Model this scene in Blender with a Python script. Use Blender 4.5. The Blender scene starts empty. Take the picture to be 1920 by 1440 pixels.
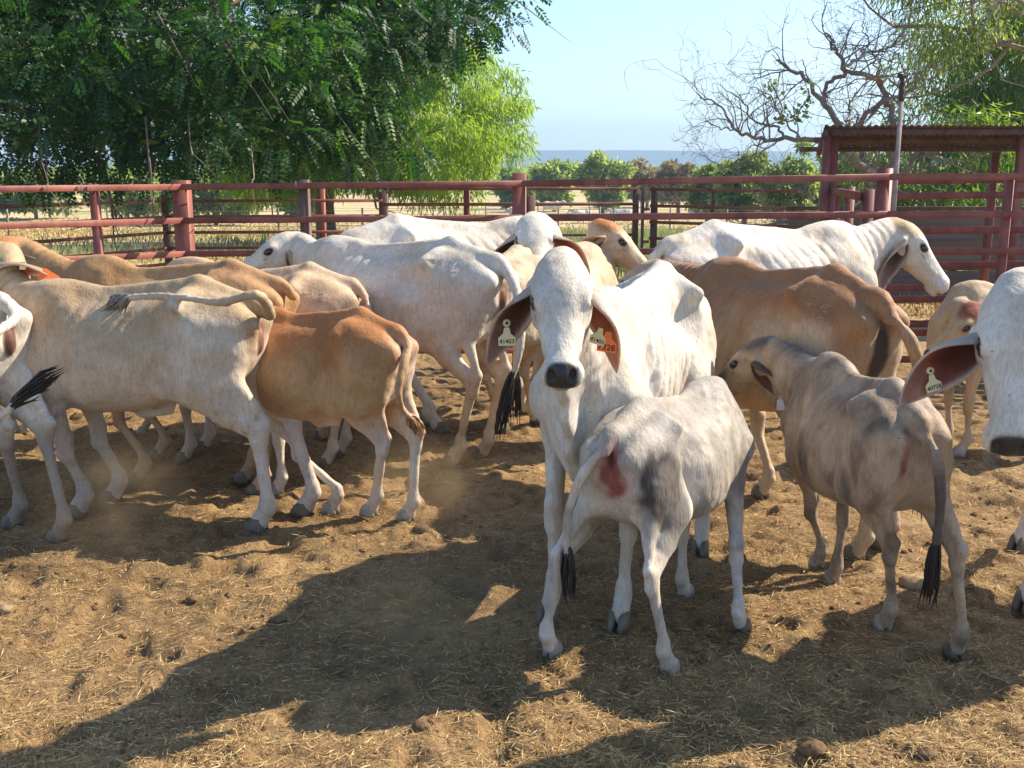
import bpy, math, random, time
import numpy as np
from mathutils import Vector, Matrix
from mathutils.bvhtree import BVHTree

T0 = time.time()
R = math.radians
# ------------------------------------------------------------------ camera, world, sun, exposure
FPX = 1950.0; CAM_H = 1.7; PITCH = math.atan(402 / FPX)
scene = bpy.context.scene
C = scene.collection
cam_d = bpy.data.cameras.new('camera'); cam = bpy.data.objects.new('camera', cam_d); C.objects.link(cam)
cam.location = (0, 0, CAM_H); cam.rotation_euler = (math.pi / 2 - PITCH, 0, 0)
cam_d.sensor_width = 36; cam_d.lens = 36 * FPX / 1920; cam_d.clip_start = 0.05; cam_d.clip_end = 9000
scene.camera = cam
SUN_AZ = 69.0; SUN_EL = 39.0            # azimuth measured from +Y (away) towards +X (right)
world = bpy.data.worlds.new('World'); scene.world = world; world.use_nodes = True
wn = world.node_tree.nodes; wl = world.node_tree.links
bg = wn['Background']; sky = wn.new('ShaderNodeTexSky'); sky.sky_type = 'NISHITA'; sky.sun_disc = False
sky.sun_elevation = R(SUN_EL); sky.sun_rotation = R(SUN_AZ); sky.air_density = 1.0; sky.dust_density = 0.7; sky.ozone_density = 3.0
wl.new(sky.outputs[0], bg.inputs[0]); bg.inputs[1].default_value = 0.125
sun_d = bpy.data.lights.new('sun', 'SUN'); sun = bpy.data.objects.new('sun', sun_d); C.objects.link(sun)
sun_d.energy = 5.0; sun_d.angle = R(0.5); sun_d.color = (1.0, 0.86, 0.66)
sdir = Vector((math.sin(R(SUN_AZ)) * math.cos(R(SUN_EL)), math.cos(R(SUN_AZ)) * math.cos(R(SUN_EL)), math.sin(R(SUN_EL))))
sun.rotation_euler = sdir.to_track_quat('Z', 'Y').to_euler()
scene.view_settings.view_transform = 'Standard'; scene.view_settings.look = 'None'
scene.view_settings.exposure = 0.98; scene.view_settings.gamma = 1.0
scene.cycles.max_bounces = 6; scene.cycles.diffuse_bounces = 3; scene.cycles.glossy_bounces = 2
scene.cycles.transmission_bounces = 3; scene.cycles.transparent_max_bounces = 6; scene.cycles.volume_bounces = 0

# ------------------------------------------------------------------ layout helpers: a picture point at a known height or distance
def _ray(px, py):
    a = (px - 960) / FPX; b = -(py - 720) / FPX
    return np.array([a, math.cos(PITCH) + b * math.sin(PITCH), -math.sin(PITCH) + b * math.cos(PITCH)])
def gp(px, py, z=0.0):
    d = _ray(px, py); t = (z - CAM_H) / d[2]; return np.array([d[0] * t, d[1] * t, z])
def pz(px, py, Y):
    d = _ray(px, py); t = Y / d[1]; return np.array([d[0] * t, Y, CAM_H + d[2] * t])

# ------------------------------------------------------------------ object helpers
def link(o, parent=None):
    C.objects.link(o)
    if parent is not None: o.parent = parent
    return o
def thing(name, label, cat, loc=(0, 0, 0), rz=0.0, group=None):
    o = bpy.data.objects.new(name, None); o.empty_display_size = 0.1
    C.objects.link(o); o.location = tuple(loc); o.rotation_euler = (0, 0, rz)
    return tag(o, label, cat, group)
def tag(o, label=None, cat=None, group=None, kind=None):
    if label: o['label'] = label
    if cat: o['category'] = cat
    if group: o['group'] = group
    if kind: o['kind'] = kind
    return o
def mesh_from(name, V, F, mats, parent=None, smooth=True, mat_idx=None, attrs=None):
    """V (n,3) array; F (m,4) or (m,3) array or list of such arrays"""
    me = bpy.data.meshes.new(name)
    V = np.asarray(V, dtype=np.float32)
    Fs = F if isinstance(F, list) else [F]
    Fs = [np.asarray(f, dtype=np.int32) for f in Fs if len(f)]
    nl = sum(f.size for f in Fs); nf = sum(len(f) for f in Fs)
    me.vertices.add(len(V)); me.vertices.foreach_set('co', V.ravel())
    me.loops.add(nl); me.loops.foreach_set('vertex_index', np.concatenate([f.ravel() for f in Fs]))
    me.polygons.add(nf)
    tot = np.concatenate([np.full(len(f), f.shape[1], np.int32) for f in Fs])
    st = np.concatenate([[0], np.cumsum(tot)[:-1]]).astype(np.int32)
    me.polygons.foreach_set('loop_start', st)
    if smooth: me.polygons.foreach_set('use_smooth', np.ones(nf, bool))
    for m in (mats if isinstance(mats, (list, tuple)) else [mats]): me.materials.append(m)
    if mat_idx is not None: me.polygons.foreach_set('material_index', np.asarray(mat_idx, np.int32))
    for k, a in (attrs or {}).items():
        a = np.asarray(a, np.float32)
        if a.ndim == 2:
            at = me.color_attributes.new(k, 'FLOAT_COLOR', 'POINT')
            at.data.foreach_set('color', np.concatenate([a, np.ones((len(a), 1), np.float32)], 1).ravel())
        else:
            at = me.attributes.new(k, 'FLOAT', 'POINT'); at.data.foreach_set('value', a)
    me.update(calc_edges=True); me.validate()
    return link(bpy.data.objects.new(name, me), parent)

class MB:
    """collects simple solids into one mesh"""
    def __init__(s): s.V = []; s.Q = []; s.T = []; s.n = 0
    def add(s, V, Q=None, T=None):
        V = np.asarray(V, float); s.V.append(V)
        if Q is not None and len(Q): s.Q.append(np.asarray(Q) + s.n)
        if T is not None and len(T): s.T.append(np.asarray(T) + s.n)
        s.n += len(V); return s
    def beam(s, a, b, w, h, up=(0, 0, 1), bev=0.004):
        a = np.asarray(a, float); b = np.asarray(b, float); d = b - a; L = np.linalg.norm(d); d = d / L
        up = np.asarray(up, float)
        if abs(np.dot(up, d)) > 0.98: up = np.array([0, 1.0, 0])
        l = np.cross(up, d); l /= np.linalg.norm(l); u = np.cross(d, l)
        bev = min(bev, w * .3, h * .3)
        prof = [(w/2-bev, -h/2), (w/2, -h/2+bev), (w/2, h/2-bev), (w/2-bev, h/2), (-w/2+bev, h/2), (-w/2, h/2-bev), (-w/2, -h/2+bev), (-w/2+bev, -h/2)]
        V = []
        for e, ins in ((a, 0), (b, 0)):
            for (x, y) in prof: V.append(e + l * x + u * y)
        V += [a, b]
        Q = [[i, (i+1) % 8, 8+(i+1) % 8, 8+i] for i in range(8)]
        T = [[16, (i+1) % 8, i] for i in range(8)] + [[17, 8+i, 8+(i+1) % 8] for i in range(8)]
        return s.add(V, Q, T)
    def box(s, c, sz):
        c = np.asarray(c, float); x, y, z = np.asarray(sz, float) / 2
        V = [c + np.array(v) for v in ((-x,-y,-z),(x,-y,-z),(x,y,-z),(-x,y,-z),(-x,-y,z),(x,-y,z),(x,y,z),(-x,y,z))]
        return s.add(V, [[0,3,2,1],[4,5,6,7],[0,1,5,4],[1,2,6,5],[2,3,7,6],[3,0,4,7]])
    def tube(s, pts, rad, n=8, cap=True):
        V, Q, T = tube_arrays(pts, rad, n, cap); return s.add(V, Q, T)
    def build(s, name, mat, parent=None, smooth=False, attrs=None):
        F = []
        if s.Q: F.append(np.concatenate(s.Q))
        if s.T: F.append(np.concatenate(s.T))
        return mesh_from(name, np.concatenate(s.V), F, mat, parent, smooth, attrs=attrs)

def tube_arrays(pts, rad, n=8, cap=True):
    pts = np.asarray(pts, float); m = len(pts); rad = np.broadcast_to(np.asarray(rad, float), (m,))
    tan = np.gradient(pts, axis=0); tan /= (np.linalg.norm(tan, axis=1, keepdims=True) + 1e-9)
    ref = np.array([0, 0, 1.0]) if abs(tan[0][2]) < .9 else np.array([1.0, 0, 0])
    l = np.cross(ref, tan[0]); l /= np.linalg.norm(l); V = []
    ang = np.arange(n) * 2 * math.pi / n
    for i in range(m):
        l = l - tan[i] * np.dot(l, tan[i]); l /= (np.linalg.norm(l) + 1e-9); u = np.cross(tan[i], l)
        V.append(pts[i] + rad[i] * (np.cos(ang)[:, None] * l + np.sin(ang)[:, None] * u))
    V = np.concatenate(V)
    i = np.arange(m - 1)[:, None] * n; j = np.arange(n)[None]; k = (j + 1) % n
    Q = np.stack([i + j, i + k, i + n + k, i + n + j], -1).reshape(-1, 4)
    T = []
    if cap:
        c0 = len(V); V = np.concatenate([V, pts[:1], pts[-1:]])
        T = [[c0, (a + 1) % n, a] for a in range(n)] + [[c0 + 1, (m-1)*n + a, (m-1)*n + (a+1) % n] for a in range(n)]
    return V, Q, T

# value noise in numpy -------------------------------------------------
def vnoise(P, scale, seed=0):
    P = np.asarray(P, float) * scale + 1000.0 + seed * 17.3
    i = np.floor(P).astype(np.int64); f = P - i; f = f * f * (3 - 2 * f)
    def h(a, b, c):
        n = (a * 73856093) ^ (b * 19349663) ^ (c * 83492791) ^ (seed * 2654435)
        n = (n ^ (n >> 13)) * 1274126177; n = n ^ (n >> 16)
        return (n & 0xffff) / 65535.0
    r = 0
    for dx in (0, 1):
        for dy in (0, 1):
            for dz in (0, 1):
                w = (f[..., 0] if dx else 1-f[..., 0]) * (f[..., 1] if dy else 1-f[..., 1]) * (f[..., 2] if dz else 1-f[..., 2])
                r = r + w * h(i[..., 0]+dx, i[..., 1]+dy, i[..., 2]+dz)
    return r
def fbm(P, scale, seed=0, o=3):
    r = 0; a = .5; t = 0
    for k in range(o):
        r = r + a * vnoise(P, scale * 2 ** k, seed + k); t += a; a *= .5
    return r / t
def sstep(a, b, x):
    t = np.clip((x - a) / (b - a), 0, 1); return t * t * (3 - 2 * t)

# ------------------------------------------------------------------ materials
def new_mat(name):
    m = bpy.data.materials.new(name); m.use_nodes = True; nt = m.node_tree
    return m, nt, nt.nodes, nt.links, nt.nodes['Principled BSDF']
def N(nodes, t, **kw):
    n = nodes.new(t)
    for k, v in kw.items(): setattr(n, k, v)
    return n
def ramp(nodes, links, src, stops):
    r = nodes.new('ShaderNodeValToRGB'); links.new(src, r.inputs[0])
    e = r.color_ramp.elements
    while len(e) < len(stops): e.new(.5)
    for i, (p, c) in enumerate(stops):
        e[i].position = p; e[i].color = (*c, 1) if len(c) == 3 else c
    return r.outputs[0]
def noise(nodes, links, scale, detail=4, rough=.55, coord='Object', stretch=None, dist=0.0):
    tc = nodes.new('ShaderNodeTexCoord'); src = tc.outputs[coord]
    if stretch:
        mp = nodes.new('ShaderNodeMapping'); mp.inputs['Scale'].default_value = stretch; links.new(src, mp.inputs[0]); src = mp.outputs[0]
    n = nodes.new('ShaderNodeTexNoise'); n.inputs['Scale'].default_value = scale; n.inputs['Detail'].default_value = detail
    n.inputs['Roughness'].default_value = rough; n.inputs['Distortion'].default_value = dist
    links.new(src, n.inputs['Vector']); return n.outputs[0]
def bump(nodes, links, bs, h, strength, dist=0.01, chain=None):
    b = nodes.new('ShaderNodeBump'); b.inputs['Strength'].default_value = strength; b.inputs['Distance'].default_value = dist
    links.new(h, b.inputs['Height'])
    if chain: links.new(chain, b.inputs['Normal'])
    if bs: links.new(b.outputs[0], bs.inputs['Normal'])
    return b.outputs[0]
def mul(nodes, links, a, b, fac=1.0, mode='MULTIPLY'):
    m = nodes.new('ShaderNodeMix'); m.data_type = 'RGBA'; m.blend_type = mode; m.inputs[0].default_value = fac
    links.new(a, m.inputs[6]) if hasattr(a, 'links') else setattr(m.inputs[6], 'default_value', (*a, 1))
    links.new(b, m.inputs[7]) if hasattr(b, 'links') else setattr(m.inputs[7], 'default_value', (*b, 1))
    return m.outputs[2]
def simple(name, stops, scale=8, rough=.7, bstr=.3, bdist=.01, metallic=0, stretch=None, spec=.5, detail=5):
    m, nt, nd, lk, bs = new_mat(name)
    n = noise(nd, lk, scale, detail, stretch=stretch)
    lk.new(ramp(nd, lk, n, stops), bs.inputs['Base Color']); bs.inputs['Roughness'].default_value = rough
    bs.inputs['Metallic'].default_value = metallic; bs.inputs['Specular IOR Level'].default_value = spec
    if bstr: bump(nd, lk, bs, n, bstr, bdist)
    return m

def coat_material(name='short_coat', ear=False):
    m, nt, nd, lk, bs = new_mat(name)
    at = N(nd, 'ShaderNodeAttribute', attribute_name='coat')
    gl = N(nd, 'ShaderNodeAttribute', attribute_name='gloss')
    n1 = noise(nd, lk, 9, 5, .6)
    n2 = noise(nd, lk, 260, 3, .6, stretch=(1, 1, .22))
    n3 = noise(nd, lk, 45, 4, .6, stretch=(1, 1, .5))
    c = mul(nd, lk, at.outputs['Color'], ramp(nd, lk, n1, [(.3, (.86, .83, .80)), (.7, (1.06, 1.06, 1.06))]))
    c = mul(nd, lk, c, ramp(nd, lk, n2, [(.3, (.88, .87, .86)), (.65, (1.05, 1.05, 1.05))]))
    c = mul(nd, lk, c, ramp(nd, lk, n3, [(.3, (.93, .92, .90)), (.65, (1.04, 1.04, 1.04))]))
    n5 = noise(nd, lk, 3.2, 6, .7); c = mul(nd, lk, c, ramp(nd, lk, n5, [(.38, (.88, .81, .72)), (.50, (.97, .95, .92)), (.62, (1.04, 1.04, 1.04))]))
    n7 = noise(nd, lk, 105, 4, .65, stretch=(1, 1, .16)); c = mul(nd, lk, c, ramp(nd, lk, n7, [(.32, (.84, .82, .79)), (.5, (.99, .99, .99)), (.68, (1.08, 1.08, 1.08))]))
    n6 = noise(nd, lk, 75, 2, .5); c = mul(nd, lk, c, ramp(nd, lk, n6, [(.24, (.45, .38, .32)), (.29, (1, 1, 1))]))
    lk.new(c, bs.inputs['Base Color'])
    mr = N(nd, 'ShaderNodeMapRange'); lk.new(gl.outputs['Fac'], mr.inputs[0]); mr.inputs[3].default_value = .62; mr.inputs[4].default_value = .22
    lk.new(mr.outputs[0], bs.inputs['Roughness']); bs.inputs['Specular IOR Level'].default_value = .35
    bs.inputs['Sheen Weight'].default_value = .12; bs.inputs['Sheen Roughness'].default_value = .4
    nrm = bump(nd, lk, None, n2, .35, .003)
    nrm = bump(nd, lk, None, n7, .45, .006, nrm); bump(nd, lk, bs, n3, .35, .008, nrm)
    if ear:
        tr = N(nd, 'ShaderNodeBsdfTranslucent'); mx = N(nd, 'ShaderNodeMixShader'); mx.inputs[0].default_value = .36
        cc = mul(nd, lk, c, (1.0, .55, .38)); g = N(nd, 'ShaderNodeGamma'); g.inputs[1].default_value = .6; lk.new(cc, g.inputs[0])
        lk.new(g.outputs[0], tr.inputs[0]); lk.new(bs.outputs[0], mx.inputs[1]); lk.new(tr.outputs[0], mx.inputs[2])
        lk.new(mx.outputs[0], nd['Material Output'].inputs[0])
    return m
M_COAT = coat_material(); M_EAR = coat_material('thin_ear_skin', True)
def plain(name, col, rough=.6, spec=.5, v=.12, scale=40):
    c = np.array(col)
    return simple(name, [(.3, tuple(c * (1 - v))), (.7, tuple(c * (1 + v)))], scale, rough, .15, .003, spec=spec)
M_HOOFD = plain('dark_hoof', (.13, .105, .08), .55, v=.35, scale=30)
M_HOOFL = plain('pale_hoof', (.33, .29, .25), .5, v=.3, scale=30)
M_EYE = plain('eye_dark', (.012, .009, .008), .06, .8, 0.0)
M_TAGY = plain('yellow_tag', (.72, .68, .42), .45, v=.05)
M_TAGO = plain('orange_tag', (.90, .20, .035), .45, v=.05)
M_TAGW = plain('white_tag', (.72, .76, .80), .45, v=.05)
M_INK = plain('tag_ink', (.03, .03, .045), .7)
M_BRAND = plain('brand_scar', (.42, .39, .36), .9, v=.3, scale=60); M_BRANDT = plain('brand_scar_tan', (.33, .22, .13), .9, v=.35, scale=60)
def hair_mat(name, col):
    return simple(name, [(.3, tuple(np.array(col) * .6)), (.7, tuple(np.array(col) * 1.5))], 60, .5, .4, .006, stretch=(1, 1, .2), spec=.4)
M_SWB = hair_mat('black_tail_hair', (.014, .012, .012)); M_SWT = hair_mat('tan_tail_hair', (.32, .19, .10)); M_SWG = hair_mat('grey_tail_hair', (.20, .18, .15))
# ------------------------------------------------------------------ cattle: signed-distance sculpting in numpy
def nrm(v):
    v = np.asarray(v, float); return v / (np.linalg.norm(v) + 1e-12)
def catmull(xs, ys, n=160):
    xs = np.asarray(xs, float); ys = np.asarray(ys, float)
    m = np.gradient(ys, xs); X = np.linspace(xs[0], xs[-1], n); i = np.clip(np.searchsorted(xs, X) - 1, 0, len(xs) - 2)
    h = xs[i+1] - xs[i]; t = (X - xs[i]) / h
    Y = (2*t**3-3*t**2+1)*ys[i] + (t**3-2*t**2+t)*h*m[i] + (-2*t**3+3*t**2)*ys[i+1] + (t**3-t**2)*h*m[i+1]
    return X, Y
class Sdf:
    def __init__(s, lo, hi, h):
        s.h = h; s.lo = np.asarray(lo, float); n = np.ceil((np.asarray(hi) - s.lo) / h).astype(int) + 1
        s.ax = [s.lo[i] + h * np.arange(n[i]) for i in range(3)]; s.D = np.full(n, 0.25, np.float32); s.lx = 1.0
    def region(s, lo, hi):
        sl = []
        for i in range(3):
            a = int(np.clip((lo[i] - s.lo[i]) / s.h, 0, len(s.ax[i]) - 1)); b = int(np.clip(math.ceil((hi[i] - s.lo[i]) / s.h) + 1, a + 1, len(s.ax[i])))
            sl.append(slice(a, b))
        X = s.ax[0][sl[0]][:, None, None]; Y = s.ax[1][sl[1]][None, :, None]; Z = s.ax[2][sl[2]][None, None, :]
        return tuple(sl), X, Y, Z
    def join(s, sl, d, k, mode='u'):
        a = s.D[sl]; d = d.astype(np.float32)
        if mode == 'u':
            h = np.clip(.5 + .5 * (d - a) / k, 0, 1); s.D[sl] = d * (1 - h) + a * h - k * h * (1 - h)
        else:
            d = -d; h = np.clip(.5 - .5 * (d - a) / k, 0, 1); s.D[sl] = d * (1 - h) + a * h + k * h * (1 - h)
    def ecap(s, A, B, ra, rb, k=.03, up=(0, 0, 1), mode='u'):
        A = np.array(A, float); B = np.array(B, float); A[0] *= s.lx; B[0] *= s.lx
        if np.isscalar(ra): ra = (ra, ra)
        if np.isscalar(rb): rb = (rb, rb)
        d = B - A; L = np.linalg.norm(d) + 1e-9; d = d / L
        up = np.asarray(up, float)
        if abs(np.dot(nrm(up), d)) > .97: up = np.array([1.0, 0, 0.05])
        lat = nrm(np.cross(up, d)); ver = np.cross(d, lat)
        R0 = max(max(ra), max(rb)) + k + 2 * s.h
        sl, X, Y, Z = s.region(np.minimum(A, B) - R0, np.maximum(A, B) + R0)
        qx, qy, qz = X - A[0], Y - A[1], Z - A[2]
        t = qx*d[0] + qy*d[1] + qz*d[2]; tc = np.clip(t / L, 0, 1)
        a = ra[0] + (rb[0] - ra[0]) * tc; b = ra[1] + (rb[1] - ra[1]) * tc; re = (a + b) / 2 if mode == 'u' else (a + b) / 2
        u = qx*lat[0] + qy*lat[1] + qz*lat[2]; v = qx*ver[0] + qy*ver[1] + qz*ver[2]; e = t - tc * L
        kk = np.sqrt((u/a)**2 + (v/b)**2 + (e/re)**2); g = np.sqrt((u/a**2)**2 + (v/b**2)**2 + (e/re**2)**2) + 1e-6
        s.join(sl, kk * (kk - 1) / g, k, mode)
    def ell(s, c, r, k=.03, mode='u', M=None):
        c = np.array(c, float); c[0] *= s.lx; r = np.broadcast_to(np.asarray(r, float), (3,))
        R0 = max(r) + k + 2 * s.h
        sl, X, Y, Z = s.region(c - R0, c + R0); q = [X - c[0], Y - c[1], Z - c[2]]
        if M is not None: q = [q[0]*M[0][i] + q[1]*M[1][i] + q[2]*M[2][i] for i in range(3)]   # columns of M = axes
        kk = np.sqrt(sum((q[i]/r[i])**2 for i in range(3))); g = np.sqrt(sum((q[i]/r[i]**2)**2 for i in range(3))) + 1e-6
        s.join(sl, kk * (kk - 1) / g, k, mode)
    def loft(s, tab, k=.03, O=None, M=None, disp=None, nl=2.3, mode='u'):
        """tab rows: x, ztop, zc, zbot, w, nu.   optional frame O (origin), M (columns = axes)"""
        tab = np.asarray(tab, float); xs = tab[:, 0]
        cols = [catmull(xs, tab[:, i]) for i in range(1, 6)]
        if O is None:
            m = max(tab[:, 4]) + k + .03
            sl, X, Y, Z = s.region((xs[0] - .1, -m, tab[:, 3].min() - .08), (xs[-1] + .1, m, tab[:, 1].max() + .08))
            X, Y, Z = np.broadcast_arrays(X, Y, Z)
        else:
            R0 = np.abs(tab).max() + .1; cc = O + M[:, 0] * (xs[0] + xs[-1]) / 2
            sl, X, Y, Z = s.region(cc - R0 * .75, cc + R0 * .75)
            q = [X - O[0], Y - O[1], Z - O[2]]; X, Y, Z = [q[0]*M[0][i] + q[1]*M[1][i] + q[2]*M[2][i] for i in range(3)]
        xc = np.clip(X, xs[0], xs[-1]); e = X - xc
        zt, zc, zb, w, nu = [np.interp(xc, c[0], c[1]) for c in cols]
        dz = Z - zc; up = dz > 0; hh = np.where(up, zt - zc, zc - zb); n = np.where(up, nu, nl)
        kk = (np.abs(Y / w) ** n + np.abs(dz / hh) ** n) ** (1 / n) + 1e-5
        r = np.sqrt(Y * Y + dz * dz); d = (r - r / kk) * .92
        d = np.where(kk < .05, -.08, d)
        if disp is not None: d = d + disp(X, Y, Z)
        d = np.where(e != 0, np.sqrt(np.maximum(d, 0) ** 2 + e * e), d)
        s.join(sl, d, k, mode)
    def mesh(s):
        D = s.D; D[0] = D[-1] = .1; D[:, 0] = D[:, -1] = .1; D[:, :, 0] = D[:, :, -1] = .1
        I = D < 0
        c = I[:-1, :-1, :-1].astype(np.int8)
        tot = sum(I[a:I.shape[0]-1+a, b:I.shape[1]-1+b, g:I.shape[2]-1+g].astype(np.int8) for a in (0, 1) for b in (0, 1) for g in (0, 1))
        act = (tot > 0) & (tot < 8); idx = np.argwhere(act); id3 = np.full(act.shape, -1, np.int32); id3[act] = np.arange(len(idx))
        acc = np.zeros((len(idx), 3)); cnt = np.zeros(len(idx))
        cor = [(a, b, g) for a in (0, 1) for b in (0, 1) for g in (0, 1)]
        for p in cor:
            for ax in range(3):
                if p[ax] == 1: continue
                q = list(p); q[ax] = 1
                a = D[idx[:, 0]+p[0], idx[:, 1]+p[1], idx[:, 2]+p[2]]; b = D[idx[:, 0]+q[0], idx[:, 1]+q[1], idx[:, 2]+q[2]]
                m = (a < 0) != (b < 0); t = np.where(m, a / np.where(m, a - b, 1), 0)
                pos = np.array(p)[None] + np.eye(3)[ax][None] * t[:, None]
                acc += pos * m[:, None]; cnt += m
        V = s.lo + s.h * (idx + acc / cnt[:, None])
        F = []
        for ax in range(3):
            o = [1, 2] if ax == 0 else ([2, 0] if ax == 1 else [0, 1])
            sh = list(D.shape); s0 = [slice(None)] * 3; s1 = [slice(None)] * 3; s0[ax] = slice(0, -1); s1[ax] = slice(1, None)
            a = I[tuple(s0)]; b = I[tuple(s1)]; cr = np.argwhere(a != b); fl = a[a != b]
            ok = np.all([(cr[:, i] > 0) & (cr[:, i] < D.shape[i] - 1) for i in o], axis=0); cr = cr[ok]; fl = fl[ok]
            def cell(du, dv):
                c = cr.copy(); c[:, o[0]] -= du; c[:, o[1]] -= dv; return id3[c[:, 0], c[:, 1], c[:, 2]]
            q = np.stack([cell(1, 1), cell(0, 1), cell(0, 0), cell(1, 0)], 1)
            q = np.where(fl[:, None], q, q[:, ::-1]); F.append(q)
        F = np.concatenate(F); F = F[(F >= 0).all(1)]
        # light smoothing
        E = np.concatenate([F[:, [0, 1]], F[:, [1, 2]], F[:, [2, 3]], F[:, [3, 0]]])
        for w in (.5, .5):
            S = np.zeros_like(V); n = np.bincount(E[:, 0], minlength=len(V)) + np.bincount(E[:, 1], minlength=len(V))
            for i in range(3): S[:, i] = np.bincount(E[:, 0], V[E[:, 1], i], len(V)) + np.bincount(E[:, 1], V[E[:, 0], i], len(V))
            V = V * (1 - w) + w * S / np.maximum(n, 1)[:, None]
        return V, F

def bez(pts, n=14):
    """Catmull-Rom through points"""
    P = np.asarray(pts, float)
    if len(P) == 2: return np.linspace(P[0], P[1], n)
    s = np.concatenate([[0], np.cumsum(np.linalg.norm(np.diff(P, axis=0), axis=1))])
    return np.stack([catmull(s, P[:, i], n)[1] for i in range(P.shape[1])], 1)

HEAD = [(-.075, .020, -.04, -.085, .045, 2), (-.02, .062, -.03, -.115, .086, 2.1), (.05, .080, -.03, -.140, .102, 2.2), (.12, .079, -.025, -.155, .104, 2.3),
        (.18, .066, -.03, -.148, .098, 2.5), (.25, .048, -.035, -.125, .074, 2.5), (.32, .036, -.038, -.105, .060, 2.4), (.39, .028, -.04, -.098, .058, 2.3),
        (.45, .018, -.04, -.095, .064, 2.3), (.485, -.002, -.045, -.088, .055, 2.2)]

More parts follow.
